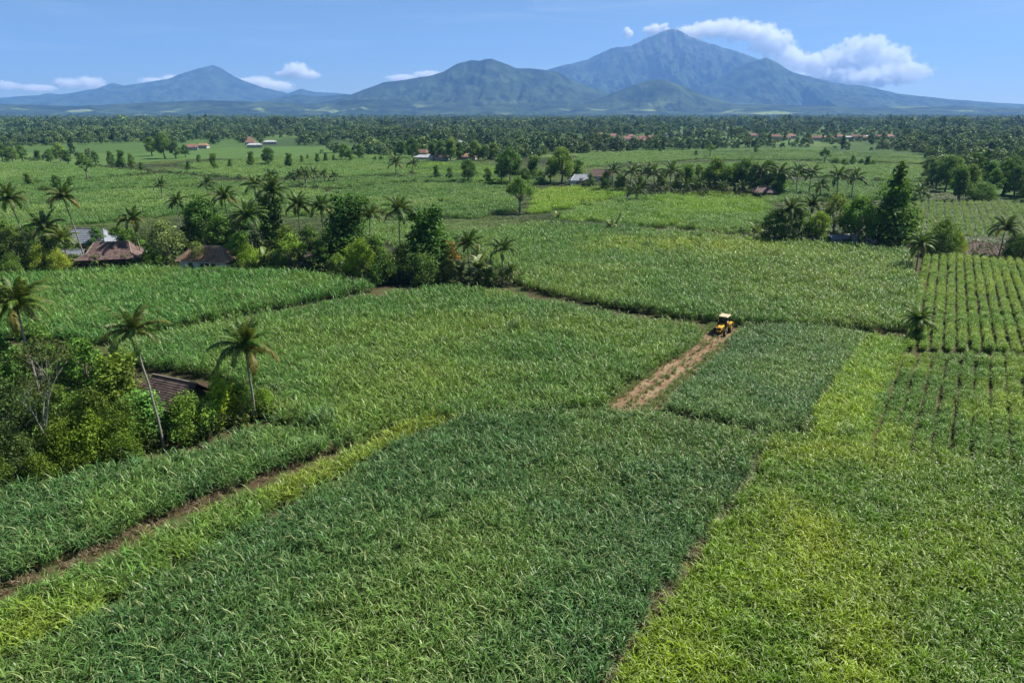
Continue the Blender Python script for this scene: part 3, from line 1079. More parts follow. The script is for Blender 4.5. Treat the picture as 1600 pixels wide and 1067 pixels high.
species('round1', lobes_round(1), 0.20, 640, 1)
species('round2', lobes_round(2, w=4.2, n=18), 0.20, 620, 2)
species('round3', lobes_round(3, w=3.0, base=0.2, n=15), 0.19, 680, 3)
species('tall1', lobes_tall(4, w=2.5, tip=0.65), 0.19, 760, 4, fork=0.35)
species('tall2', lobes_tall(5, w=2.7, base=0.3, n=16, tip=0.6), 0.20, 700, 5, fork=0.4)
species('spire', lobes_tall(6, w=2.9, base=0.12, n=26, tip=0.12), 0.18, 620, 6, fork=0.5)
species('umbrella', lobes_umbrella(7), 0.22, 330, 7, r=0.34, fork=0.35, fill=0.5, flat=0.5)
species('umbrella2', lobes_umbrella(8, w=4.4, n=16), 0.22, 300, 8, r=0.34, fork=0.4, fill=0.5, flat=0.5)
species('airy', lobes_round(9, w=3.4, base=0.35, n=20), 0.20, 190, 9, fill=0.6, r=0.22, fork=0.3, thin=0.8)
species('shrub1', lobes_round(10, H=4.0, w=2.4, base=0.12, n=22), 0.095, 1150, 10, H=4.0, r=0.10, fork=0.15)
species('shrub2', lobes_round(11, H=4.0, w=2.9, base=0.10, n=24), 0.10, 1100, 11, H=4.0, r=0.10, fork=0.15)
species('shrub3', lobes_tall(12, H=4.0, w=1.5, base=0.1, n=18, tip=0.6), 0.095, 1300, 12, H=4.0, r=0.09, fork=0.2)
species('shrub4', lobes_round(13, H=4.0, w=2.2, base=0.15, n=28), 0.09, 1150, 13, H=4.0, r=0.09, fork=0.15, fill=0.5)

NUM = ['first', 'second', 'third', 'fourth', 'fifth', 'sixth', 'seventh', 'eighth', 'ninth', 'tenth', 'eleventh', 'twelfth', 'thirteenth', 'fourteenth', 'fifteenth', 'sixteenth', 'seventeenth', 'eighteenth', 'nineteenth',
       'twentieth', 'twenty-first', 'twenty-second', 'twenty-third', 'twenty-fourth', 'twenty-fifth', 'twenty-sixth', 'twenty-seventh', 'twenty-eighth', 'twenty-ninth', 'thirtieth']
GDK, GMD, GOL, GYE = (0.032, 0.062, 0.018), (0.050, 0.092, 0.022), (0.078, 0.105, 0.026), (0.125, 0.155, 0.016)


def tree(label, key, u, vb, vt, color=GMD, w=1.0, group=None, name='broadleaf_tree', cat='tree', rot=None, z=0.0):
    x, y = ground(u, vb, z)
    h = height_at(vt, y) - z
    tm, cm, H = TREE[key]
    s = h / H
    root = link(name, None, loc=(x, y, z), rot=(0, 0, rot if rot is not None else random.uniform(0, 6.28)), scale=(s * w, s * w, s), label=label, cat=cat, group=group)
    link('trunk', tm, root)
    k = random.uniform(0.9, 1.1)
    link('crown', cm, root, color=(color[0] * k * 2.35, color[1] * k * 2.65, color[2] * k * 1.9))
    return root


# ------------------------------------------------------------------ coconut palms
def frond_mesh(seed, L=4.3, bend=1.0, nl=24, wl=0.9, lw=0.066):
    q = random.Random(seed)
    V, F, S, D = [], [], [], []
    P, T = [], []
    p, e = np.array([0.0, 0, 0]), 0.0
    for k in range(nl + 1):
        s = k / nl
        P.append(p.copy())
        T.append(e)
        e = -bend * (s ** 1.4)
        p = p + np.array([math.cos(e), 0, math.sin(e)]) * L / nl
    n0 = 0
    for k in range(nl + 1):                       # the midrib
        w = 0.05 * (1 - k / nl) + 0.010
        V += [P[k] + np.array([0, -w, 0]), P[k] + np.array([0, w, 0])]
        S += [1.2, 1.2]
        D += [0.2, 0.2]
        if k:
            F.append((2 * k - 2, 2 * k - 1, 2 * k + 1, 2 * k))
    for k in range(2, nl + 1):
        s = k / nl
        ll = wl * (math.sin(math.pi * min(1.0, 0.16 + 0.78 * s)) ** 0.7) * q.uniform(0.85, 1.12)
        t = np.array([math.cos(T[k]), 0, math.sin(T[k])])
        up = np.array([-math.sin(T[k]), 0, math.cos(T[k])])
        for sd_ in (-1, 1):
            for half in (0.0, 0.5):
                a = P[k] - t * L / nl * half
                d1 = t * 0.55 + np.array([0, sd_, 0]) * 0.95 + up * q.uniform(-.55, .0)
                d1 /= np.linalg.norm(d1)
                m_ = a + d1 * ll * 0.5
                b_ = m_ + (d1 * 0.6 + np.array([0, 0, -1.0 * q.uniform(.6, 1.3)])) * ll * 0.5
                ww = lw
                n0 = len(V)
                V += [a - t * ww * .5, a + t * ww * .5, m_ - t * ww, m_ + t * ww, b_]
                sh = q.uniform(.7, 1.3)
                S += [sh] * 5
                dd = 0.22 if q.random() < 0.12 else 0.0
                D += [0, 0, dd, dd, dd + 0.12]
                F += [(n0, n0 + 1, n0 + 3, n0 + 2), (n0 + 2, n0 + 3, n0 + 4)]
    return mesh('frond', V, F, M_FROND, attrs={'shade': ('FLOAT', S), 'dry': ('FLOAT', D)})


M_FROND = leafmat('palm_frond', 'object', trans=0.25, rough=0.5, spec=0.25, tipcol=(0.30, 0.25, 0.05))
FRONDS = [frond_mesh(s, bend=b) for s, b in ((1, 0.85), (2, 1.25), (3, 1.6), (4, 1.9))]
FRONDS_LOW = [frond_mesh(s, bend=b, nl=11, wl=1.0, lw=0.13) for s, b in ((5, 0.95), (6, 1.4), (7, 1.8))]
NUT = MB()
for _k in range(7):
    _a = _k * 2.4
    _c = Vector((0.22 * math.cos(_a), 0.22 * math.sin(_a), -0.15 - 0.05 * (_k % 3)))
    NUT.tube([_c + Vector((0, 0, .13)), _c + Vector((0, 0, .06)), _c - Vector((0, 0, .06)), _c - Vector((0, 0, .13))], [0.02, .11, .11, .02], 6)
NUTM = NUT.mesh('coconut_bunch', M_COCO, True)
PALM_N = [0]


def palm(label, u, vb, vt, lean=(0.0, 0.0), nf=20, color=(0.060, 0.100, 0.024), size=1.0, group=None, low=False, parts=True, wind=0.0, rad=0.16, yellow=0.15, droop=1.0):
    """lean: how far the crown stands from the foot, in metres (x, y)."""
    q = random.Random(1000 + PALM_N[0])
    PALM_N[0] += 1
    x, y = ground(u, vb)
    h = height_at(vt, y)
    size *= 0.93
    FL = 4.0 * size
    if low:
        rad = 0.24
    hub = Vector((lean[0], lean[1], max(h - FL * 0.62, h * 0.35)))
    root = link('coconut_palm', None, loc=(x, y, 0), label=label, cat='palm tree', group=group)
    mb = MB()
    pts, rd = [], []
    for k in range(8):
        t = k / 7
        c = t ** 1.6
        pts.append((hub.x * c + 0.12 * math.sin(t * 5 + q.random()), hub.y * c, hub.z * t - (0.1 if k == 0 else 0)))
        rd.append(rad * (1.45 if k == 0 else 1.0 - 0.35 * t))
    mb.tube(pts, rd, 8)
    mb.build('trunk', M_PALMBARK, root, smooth=True)
    top = Vector(pts[-1])
    frs = FRONDS_LOW if low else FRONDS
    nf = int(nf * (1.15 if low else 1.3))
    color = (color[0] * 1.0, color[1] * 1.25, color[2] * .9)
    for k in range(nf):
        f = (k + q.uniform(-.3, .3)) / nf
        az = k * 2.399 + q.uniform(-.25, .25)
        el = R(86) - f * R(92) * droop + q.uniform(-.12, .12)
        fm = frs[min(len(frs) - 1, int(f * len(frs) * 0.9 + q.random() * 0.9))]
        s = size * q.uniform(0.85, 1.1) * (0.8 + 0.2 * min(1, f * 3))
        yl = (q.random() < yellow * (0.3 + f * 1.1))
        c = (0.13, 0.115, 0.020) if yl and f > .8 else ((0.080, 0.105, 0.020) if yl else color)
        kk = q.uniform(.85, 1.15)
        link('frond', fm, root, loc=top, rot=(q.uniform(-.35, .35), -el, az), scale=(s, s, s), color=tuple(v * kk for v in c))
    link('coconut_bunch', NUTM, root, loc=top + Vector((0, 0, -0.1)), scale=(size * 1.2,) * 3)
    return root


# ------------------------------------------------------------------ banana plants and short palms
def banana_mesh(seed, L=2.2, w=0.52, bend=1.1):
    q = random.Random(seed)
    V, F, S, D = [], [], [], []
    p, nl = np.array([0.0, 0, 0]), 7
    for k in range(nl + 1):
        s = k / nl
        e = -bend * s ** 1.5
        ww = w * (math.sin(math.pi * min(1, 0.08 + 0.9 * s)) ** 0.6) * q.uniform(.85, 1.1)
        nrm = np.array([-math.sin(e), 0, math.cos(e)])
        V += [p + np.array([0, -ww, 0]) + nrm * ww * 0.25, p, p + np.array([0, ww, 0]) + nrm * ww * 0.25]
        sh = q.uniform(.85, 1.15)
        S += [sh, 1.3, sh]
        D += [0.05 + .25 * s, 0.1, 0.05 + .25 * s]
        p = p + np.array([math.cos(e), 0, math.sin(e)]) * L / nl
        if k:
            a = 3 * (k - 1)
            F += [(a, a + 1, a + 4, a + 3), (a + 1, a + 2, a + 5, a + 4)]
    return mesh('leaf', V, F, M_FROND, attrs={'shade': ('FLOAT', S), 'dry': ('FLOAT', D)})


BANANA = [banana_mesh(s, bend=b) for s, b in ((1, 0.8), (2, 1.2), (3, 1.7))]


def banana(label, u, vb, vt, n=9, color=(0.075, 0.135, 0.03), group=None, name='banana_plant', cat='banana plant', leaves=None, spread=1.0):
    q = random.Random(int(u * 7 + vb))
    x, y = ground(u, vb)
    h = height_at(vt, y)
    root = link(name, None, loc=(x, y, 0), label=label, cat=cat, group=group)
    s = h / 3.4
    MB().tube([(0, 0, -.05), (.03, 0, 1.0 * s), (0.05, 0, 1.8 * s)], [.16 * s, .12 * s, .07 * s], 7).build('stem', M_PALMBARK, root, smooth=True)
    for k in range(n):
        f = k / n
        m_ = (leaves or BANANA)[k % len(leaves or BANANA)]
        kk = q.uniform(.8, 1.2)
        ss = s * q.uniform(.8, 1.1) * spread
        link('leaf', m_, root, loc=(0.05, 0, (1.8 - 0.25 * f) * s), rot=(q.uniform(-.3, .3), -(R(80) - f * R(75)), k * 2.4 + q.uniform(-.4, .4)), scale=(ss, ss, ss), color=tuple(c * kk for c in color))
    return root


def bare_tree(label, u, vb, vt, seed, leaves=True, spread=0.42, color=GOL):
    q = random.Random(seed)
    x, y = ground(u, vb)
    H = height_at(vt, y)
    root = link('bare_tree', None, loc=(x, y, 0), label=label, cat='tree')
    mb = MB()
    tips = []

    def grow(p, d, L, r, lev):
        e = p + d * L
        m_ = p.lerp(e, .5) + Vector((q.uniform(-.06, .06), q.uniform(-.06, .06), q.uniform(-.04, .06))) * L
        mb.tube([p, m_, e], [r, r * .85, r * .62], 6 if lev < 2 else 4, cap=False)
        if lev >= 4:
            tips.append(e)
            return
        for k in range(3 if lev < 3 else 2):
            a = q.uniform(0, 6.283)
            nd = (d + Vector((math.cos(a), math.sin(a), q.uniform(-.15, .5))) * (spread * (.62 if lev < 2 else 1.0)) * q.uniform(.8, 1.6)).normalized()
            grow(e if k else p.lerp(e, .85), nd, L * q.uniform(.58, .85), r * .55, lev + 1)
    grow(Vector((0, 0, -.1)), Vector((0.04, 0, 1)), H * .34, H * 0.013, 0)
    mb.build('trunk', M_PALEBARK, root, smooth=True)
    if leaves:
        lob = [(t.x, t.y, t.z, H * .05, H * .035) for t in tips if q.random() < .8]
        link('crown', crown_mesh(seed, lob, 0.13, 60, .8), root, color=color)
    return root


# ------------------------------------------------------------------ houses
def tilemat(name, c1, c2):
    m, n, l, b, out = nodes(name)
    b.inputs['Roughness'].default_value = 0.85
    b.inputs['Specular IOR Level'].default_value = 0.2
    g = n.new('ShaderNodeTexCoord')
    nz = n.new('ShaderNodeTexNoise')
    nz.inputs['Scale'].default_value = 1.1
    nz.inputs['Detail'].default_value = 6
    l.new(g.outputs['Object'], nz.inputs['Vector'])
    vo = n.new('ShaderNodeTexVoronoi')
    vo.inputs['Scale'].default_value = 3.6
    l.new(g.outputs['Object'], vo.inputs['Vector'])
    sp = n.new('ShaderNodeSeparateColor')
    l.new(vo.outputs['Color'], sp.inputs[0])
    ad = n.new('ShaderNodeMath')
    ad.operation = 'MULTIPLY_ADD'
    l.new(sp.outputs[0], ad.inputs[0])
    ad.inputs[1].default_value = 0.35
    l.new(nz.outputs['Fac'], ad.inputs[2])
    r = n.new('ShaderNodeValToRGB')
    r.color_ramp.elements[0].position, r.color_ramp.elements[0].color = 0.42, (*c1, 1)
    r.color_ramp.elements[1].position, r.color_ramp.elements[1].color = 0.90, (*c2, 1)
    l.new(ad.outputs[0], r.inputs['Fac'])
    l.new(r.outputs['Color'], b.inputs['Base Color'])
    return m


M_TILE_R = tilemat('red_brown_tile', (0.075, 0.048, 0.042), (0.18, 0.125, 0.110))
M_TILE_B = tilemat('orange_brown_tile', (0.15, 0.088, 0.052), (0.30, 0.20, 0.125))
M_TILE_D = tilemat('old_dark_tile', (0.045, 0.032, 0.028), (0.125, 0.095, 0.085))
M_METAL = surf('grey_roof_sheet', (0.15, 0.17, 0.20), (0.26, 0.28, 0.31), 1.2, 0.5, 0.15, 5, metal=0.2)
M_WHITE = surf('white_plaster', (0.44, 0.43, 0.40), (0.66, 0.65, 0.61), 1.2, 0.9, 0.1)
M_WOODW = surf('dark_timber', (0.045, 0.032, 0.022), (0.095, 0.07, 0.05), 2.0, 0.85, 0.3, stretch=(1, 1, .2))
M_GLASSD = surf('dark_window', (0.02, 0.022, 0.025), rough=0.15, spec=0.6)
M_RIDGE = surf('ridge_tile', (0.17, 0.13, 0.11), (0.28, 0.23, 0.19), 3, 0.85)
M_BLUEP = surf('blue_paint', (0.16, 0.20, 0.28), (0.24, 0.29, 0.36), 2, 0.7)


def slope(mb, a, b, c, d, courses, lift=0.05):
    """Stepped tile courses on the slope a-b (eave) to d-c (ridge)."""
    a, b, c, d = map(Vector, (a, b, c, d))
    n = (b - a).cross(d - a)
    n = n.normalized() if n.length > 1e-6 else Vector((0, 0, 1))
    if n.z < 0:
        n = -n
    for k in range(courses):
        t0, t1 = k / courses, (k + 1) / courses
        l0, r0, l1, r1 = a.lerp(d, t0), b.lerp(c, t0), a.lerp(d, t1), b.lerp(c, t1)
        lo_l, lo_r = l0 + n * lift, r0 + n * lift
        mb.add([l0, r0, lo_r, lo_l, r1, l1], [(0, 1, 2, 3), (3, 2, 4, 5)])


def house(name, label, u, vb, L, W, wall_h, roof_h, rot, tile, wallm, kind='hip', ridge=0.5, skirt=None, over=0.7, courses=14, cat='house', door=True, wins=3, group=None, loc=None, ridgem=None):
    x, y = loc if loc else ground(u, vb)
    root = link(name, None, loc=(x, y, 0), rot=(0, 0, rot), label=label, cat=cat, group=group)
    hl_, hw = L / 2, W / 2
    wb = MB()
    wb.box((0, 0, wall_h / 2 - 0.05), (L, W, wall_h + 0.1))
    if kind == 'gable':
        for s in (-1, 1):
            wb.add([(s * hl_, -hw, wall_h), (s * hl_, hw, wall_h), (s * hl_, 0, wall_h + roof_h * hw / (hw + over) * 0.97), (s * (hl_ - .12), -hw, wall_h), (s * (hl_ - .12), hw, wall_h), (s * (hl_ - .12), 0, wall_h + roof_h * hw / (hw + over) * 0.97)],
                   [(0, 1, 2), (3, 5, 4), (0, 2, 5, 3), (1, 4, 5, 2)])
    wb.build('wall', wallm, root)
    el, ew = hl_ + over, hw + over
    z0 = wall_h - roof_h * 0.04
    rb = MB()
    caps = []
    if kind == 'gable':
        zr = wall_h + roof_h
        A, B, C, D = (-el, -ew, z0), (el, -ew, z0), (el, ew, z0), (-el, ew, z0)
        R0, R1 = (-el, 0, zr), (el, 0, zr)
        slope(rb, A, B, R1, R0, courses)
        slope(rb, C, D, R0, R1, courses)
        caps = [(R0, R1)]
    else:
        lv = [(el, ew, z0)]
        if skirt:
            lv.append(skirt)
        for (e0, w0, za), (e1, w1, zb) in zip(lv, lv[1:] + [(ridge * hl_, 0.001, wall_h + roof_h)]):
            cc = max(3, int(courses * (zb - za) / roof_h))
            p, q_ = [(-e0, -w0, za), (e0, -w0, za), (e0, w0, za), (-e0, w0, za)], [(-e1, -w1, zb), (e1, -w1, zb), (e1, w1, zb), (-e1, w1, zb)]
            for i in range(4):
                j = (i + 1) % 4
                slope(rb, p[i], p[j], q_[j], q_[i], cc)
                caps.append((p[i], q_[i]))
        caps.append(((-ridge * hl_, 0, wall_h + roof_h), (ridge * hl_, 0, wall_h + roof_h)))
    roof = rb.build('roof', tile, root)
    for a, b in caps:
        MB().tube([Vector(a) + Vector((0, 0, .06)), Vector(b) + Vector((0, 0, .06))], [.11, .11], 6).build('ridge_cap', ridgem or M_RIDGE, roof)
    if door:
        dr = MB().box((0, -hw - .03, 1.0), (0.95, .08, 2.0)).build('door', M_WOODW, root)
        MB().box((.36, -hw - .09, 1.0), (.05, .05, .14)).build('handle', M_METAL, dr)
        for k in range(wins):
            xx = -hl_ + (k + 1) * L / (wins + 1) + (0.6 if abs(-hl_ + (k + 1) * L / (wins + 1)) < .8 else 0) * 2
            wn_ = MB().box((xx, -hw - .02, 1.5), (1.0, .06, 1.0)).build('window', M_GLASSD, root)
            MB().box((xx, -hw - .06, .96), (1.2, .14, .07)).build('sill', M_WOODW, wn_)
        wn_ = MB().box((hl_ + .02, 0, 1.5), (.06, 1.0, 1.1)).build('window', M_GLASSD, root)
        MB().box((hl_ + .06, 0, .93), (.14, 1.2, .07)).build('sill', M_WOODW, wn_)
    return root


house('farmhouse', 'long farmhouse with a dark red-brown two-tier tiled roof behind the level cane field', 181, 416, 11.5, 7.0, 2.5, 3.0, R(12), M_TILE_R, M_WOODW, ridge=0.62, skirt=(4.6, 2.9, 3.5), over=0.9)
house('farmhouse', 'white walled farmhouse with an orange-brown hipped roof', 330, 421, 11.0, 6.0, 2.5, 2.7, R(-10), M_TILE_B, M_WHITE, ridge=0.6, over=0.6)
house('farmhouse', 'house with a pale grey sheet roof behind the red-brown farmhouse', 146, 394, 12.0, 7.0, 3.0, 2.8, R(-6), M_METAL, M_WHITE, ridge=0.62, over=0.6, courses=8, ridgem=M_METAL)
house('shed', 'low shed with a grey sheet roof left of the red-brown farmhouse', 116, 412, 5.0, 4.0, 2.0, 1.2, R(10), M_METAL, M_WOODW, kind='gable', over=0.4, courses=6, cat='shed', wins=1, ridgem=M_METAL)
house('hut', 'weathered hut with a dark tiled gable roof in the leafy grove', 283, 652, 5.8, 5.0, 2.4, 2.3, R(-24), M_TILE_D, M_WOODW, kind='gable', over=0.55, courses=13, cat='hut', wins=1)
house('shed', 'blue-white shed half hidden under the dark trees right of centre', 1312, 384, 6.5, 4.0, 2.1, 0.8, R(4), M_METAL, M_BLUEP, kind='gable', over=0.4, courses=5, cat='shed', wins=1, ridgem=M_METAL)
house('shed', 'small pale shed at the foot of the tall dark tree', 1366, 384, 3.6, 3.0, 2.0, 0.8, R(4), M_METAL, M_WHITE, kind='gable', over=0.3, courses=5, cat='shed', wins=1, ridgem=M_METAL)
house('hut', 'small white hut among the bananas at the edge of the palm grove', 486, 418, 3.6, 3.0, 2.1, 1.2, R(-12), M_TILE_D, M_WHITE, kind='gable', over=0.4, courses=6, cat='hut', wins=1)
house('farmhouse', 'grey roofed house behind the bright lime rice field', 908, 290, 11, 7, 2.8, 2.4, R(8), M_METAL, M_WHITE, ridge=0.6, courses=8, ridgem=M_METAL)
house('farmhouse', 'brown roofed house among the palms right of the lime field', 938, 284, 12, 7, 3.0, 3.0, R(-8), M_TILE_R, M_WHITE, ridge=0.6, courses=9)
house('hut', 'brown roofed hut at the right end of the palm row', 1190, 309, 8, 6, 2.4, 2.2, R(6), M_TILE_R, M_WOODW, ridge=0.5, courses=8, cat='hut')
house('hut', 'white hut behind the palm row near the centre', 1068, 292, 6, 5, 2.6, 1.8, R(-5), M_METAL, M_WHITE, kind='gable', courses=6, cat='hut', wins=1, ridgem=M_METAL)

# far villages: plain houses a few pixels across
M_REDR = surf('village_red_tile', (0.13, 0.062, 0.045), (0.22, 0.125, 0.095), 0.4, 0.9)
M_PALER = surf('village_pale_roof', (0.24, 0.25, 0.27), (0.38, 0.38, 0.38), 0.4, 0.7)


M_WALLV = surf('village_wall', (0.30, 0.28, 0.25), (0.44, 0.42, 0.38), 0.5, 0.9)


def hbox(L, W, h, rh, nm_roof):
    wl_ = MB().box((0, 0, h / 2), (L, W, h))
    rf = MB()
    e, w = L / 2 + .5, W / 2 + .5
    rf.add([(-e, -w, h), (e, -w, h), (e, w, h), (-e, w, h), (-e * .55, 0, h + rh), (e * .55, 0, h + rh)], [(0, 1, 5, 4), (1, 2, 5), (2, 3, 4, 5), (3, 0, 4), (3, 2, 1, 0)])
    return wl_.mesh('wall', M_WALLV), rf.mesh('roof', nm_roof)


VH = [hbox(11, 8, 3.4, 3.0, M_REDR), hbox(14, 9, 4.0, 3.4, M_REDR), hbox(15, 8, 3.2, 1.8, M_PALER), hbox(10, 8, 3.2, 2.4, M_TILE_B)]
villages = [
    ('central red roofed village below the volcano', [(952, 222, 0), (958, 216, 1), (966, 220, 0), (978, 221, 1), (985, 216, 0), (994, 222, 1), (1003, 218, 0), (1008, 223, 0), (1018, 219, 1), (1026, 222, 3), (1048, 224, 3), (938, 212, 0), (1036, 212, 2), (1062, 212, 2)], 'houses of the central village'),
    ('village right of centre with red and white roofs', [(1176, 215, 1), (1188, 216, 0), (1202, 216, 3), (1212, 217, 1), (1228, 218, 0), (1234, 216, 1), (1262, 218, 0), (1275, 219, 1), (1284, 217, 3), (1296, 219, 0), (1310, 217, 1), (1322, 217, 2), (1334, 216, 0), (1346, 219, 1), (1358, 216, 2), (1372, 217, 0), (1388, 217, 1), (1402, 212, 0)], 'houses of the right hand village'),
    ('hamlet among the trees left of centre', [(250, 208, 2), (330, 210, 1), (357, 214, 1), (392, 226, 0), (398, 230, 2), (422, 225, 2), (386, 222, 1), (318, 231, 3), (300, 234, 0)], 'houses left of centre'),
    ('hamlet behind the lone trees at centre', [(622, 219, 2), (660, 244, 0), (664, 251, 2), (690, 251, 0), (722, 226, 2), (733, 250, 3), (654, 202, 2), (688, 200, 2)], 'houses behind the centre fields'),
]
for vl, hs, gp in villages:
    hs = sorted(hs)
    for i, (u, v, t) in enumerate(hs):
        x, y = ground(u, v + 1)
        r_ = link('village_house', None, loc=(x, y, 0), rot=(0, 0, random.uniform(-.4, .4)), scale=(0.95, 0.95, 0.9), label=f'{NUM[i]} house from the left in the {vl}', cat='house', group=gp)
        link('wall', VH[t][0], r_)
        link('roof', VH[t][1], r_)

# ------------------------------------------------------------------ the dirt track and the tractor
M_DIRT = surf('track_earth', (0.13, 0.080, 0.046), (0.22, 0.158, 0.098), 0.55, 0.95, 0.8, 3.0, spec=0.1, lo=0.38, hi=0.62)
TA, TB = Vector(ground(962, 652)), Vector(ground(1140, 512))
tdir = (TB - TA).normalized()
tn = Vector((-tdir.y, tdir.x))
TL = (TB - TA).length
V, F, NXS, NYS = [], [], 26, 120
for j in range(NYS + 1):
    for i in range(NXS + 1):
        t = j / NYS * TL
        s = (i / NXS - .5) * (6.0 - 1.8 * j / NYS)
        p = TA + tdir * t + tn * s
        rut = -0.06 * math.exp(-((abs(s) - 0.95) / .34) ** 2) + 0.07 * math.exp(-(s / .35) ** 2) + 0.05 * math.exp(-((abs(s) - 1.6) / .25) ** 2)
        z = 0.13 + rut + 0.05 * (float(fnoise(p.x, p.y, 0.8, 900, 3)) - .5) - (0.12 if i in (0, NXS) else 0)
        V.append((p.x, p.y, z))
for j in range(NYS):
    for i in range(NXS):
        a = j * (NXS + 1) + i
        F.append((a, a + 1, a + NXS + 2, a + NXS + 1))
link('dirt_track', mesh('dirt_track', V, F, M_DIRT, True), kind='structure', label='rutted orange-brown dirt track leading down from the yellow tractor', cat='track')
# tufts of weed between the ruts and along the track edges
tp = []
for off, dn, sd_ in ((0.0, 4, .25), (2.4, 14, .35), (-2.4, 15, .4), (1.4, 2, .5), (-1.4, 2, .5)):
    k = int(TL * dn)
    t = rng.random(k) * TL
    o_ = off + rng.normal(0, sd_, k)
    tp.append(np.stack([TA.x + tdir.x * t + tn.x * o_, TA.y + tdir.y * t + tn.y * o_, np.full(k, .08)], 1))
tp = np.concatenate(tp)
k = len(tp)
s = rng.uniform(.2, .62, k)
scatter('weeds', 'tuft', TUFTS, tp, np.stack([rng.normal(0, .2, k), rng.normal(0, .2, k), rng.uniform(0, 6.28, k)], 1), np.stack([s, s, s], 1), rng.integers(0, 4, k),
        mixcol((0.10, 0.17, 0.04), (0.18, 0.20, 0.06), rng.random(k)), label='low green weeds between and beside the ruts of the dirt track', cat='weeds', kind='stuff')

M_YEL = surf('tractor_yellow', (0.70, 0.36, 0.015), (0.78, 0.42, 0.03), 3, 0.42, spec=0.4)
M_CREAM = surf('cab_roof_cream', (0.42, 0.33, 0.20), (0.52, 0.42, 0.27), 2, 0.55)
M_BLACK = surf('tractor_black', (0.012, 0.012, 0.013), rough=0.6)
M_RUB = surf('tyre_rubber', (0.018, 0.017, 0.016), (0.055, 0.045, 0.035), 5, 0.9)
M_CGLASS = surf('cab_glass', (0.012, 0.016, 0.016), rough=0.08, spec=0.6)
M_LAMP = surf('headlight', (0.75, 0.75, 0.7), rough=0.2)
M_RIMG = surf('wheel_rim', (0.62, 0.40, 0.10), (0.70, 0.5, 0.2), 4, 0.5)


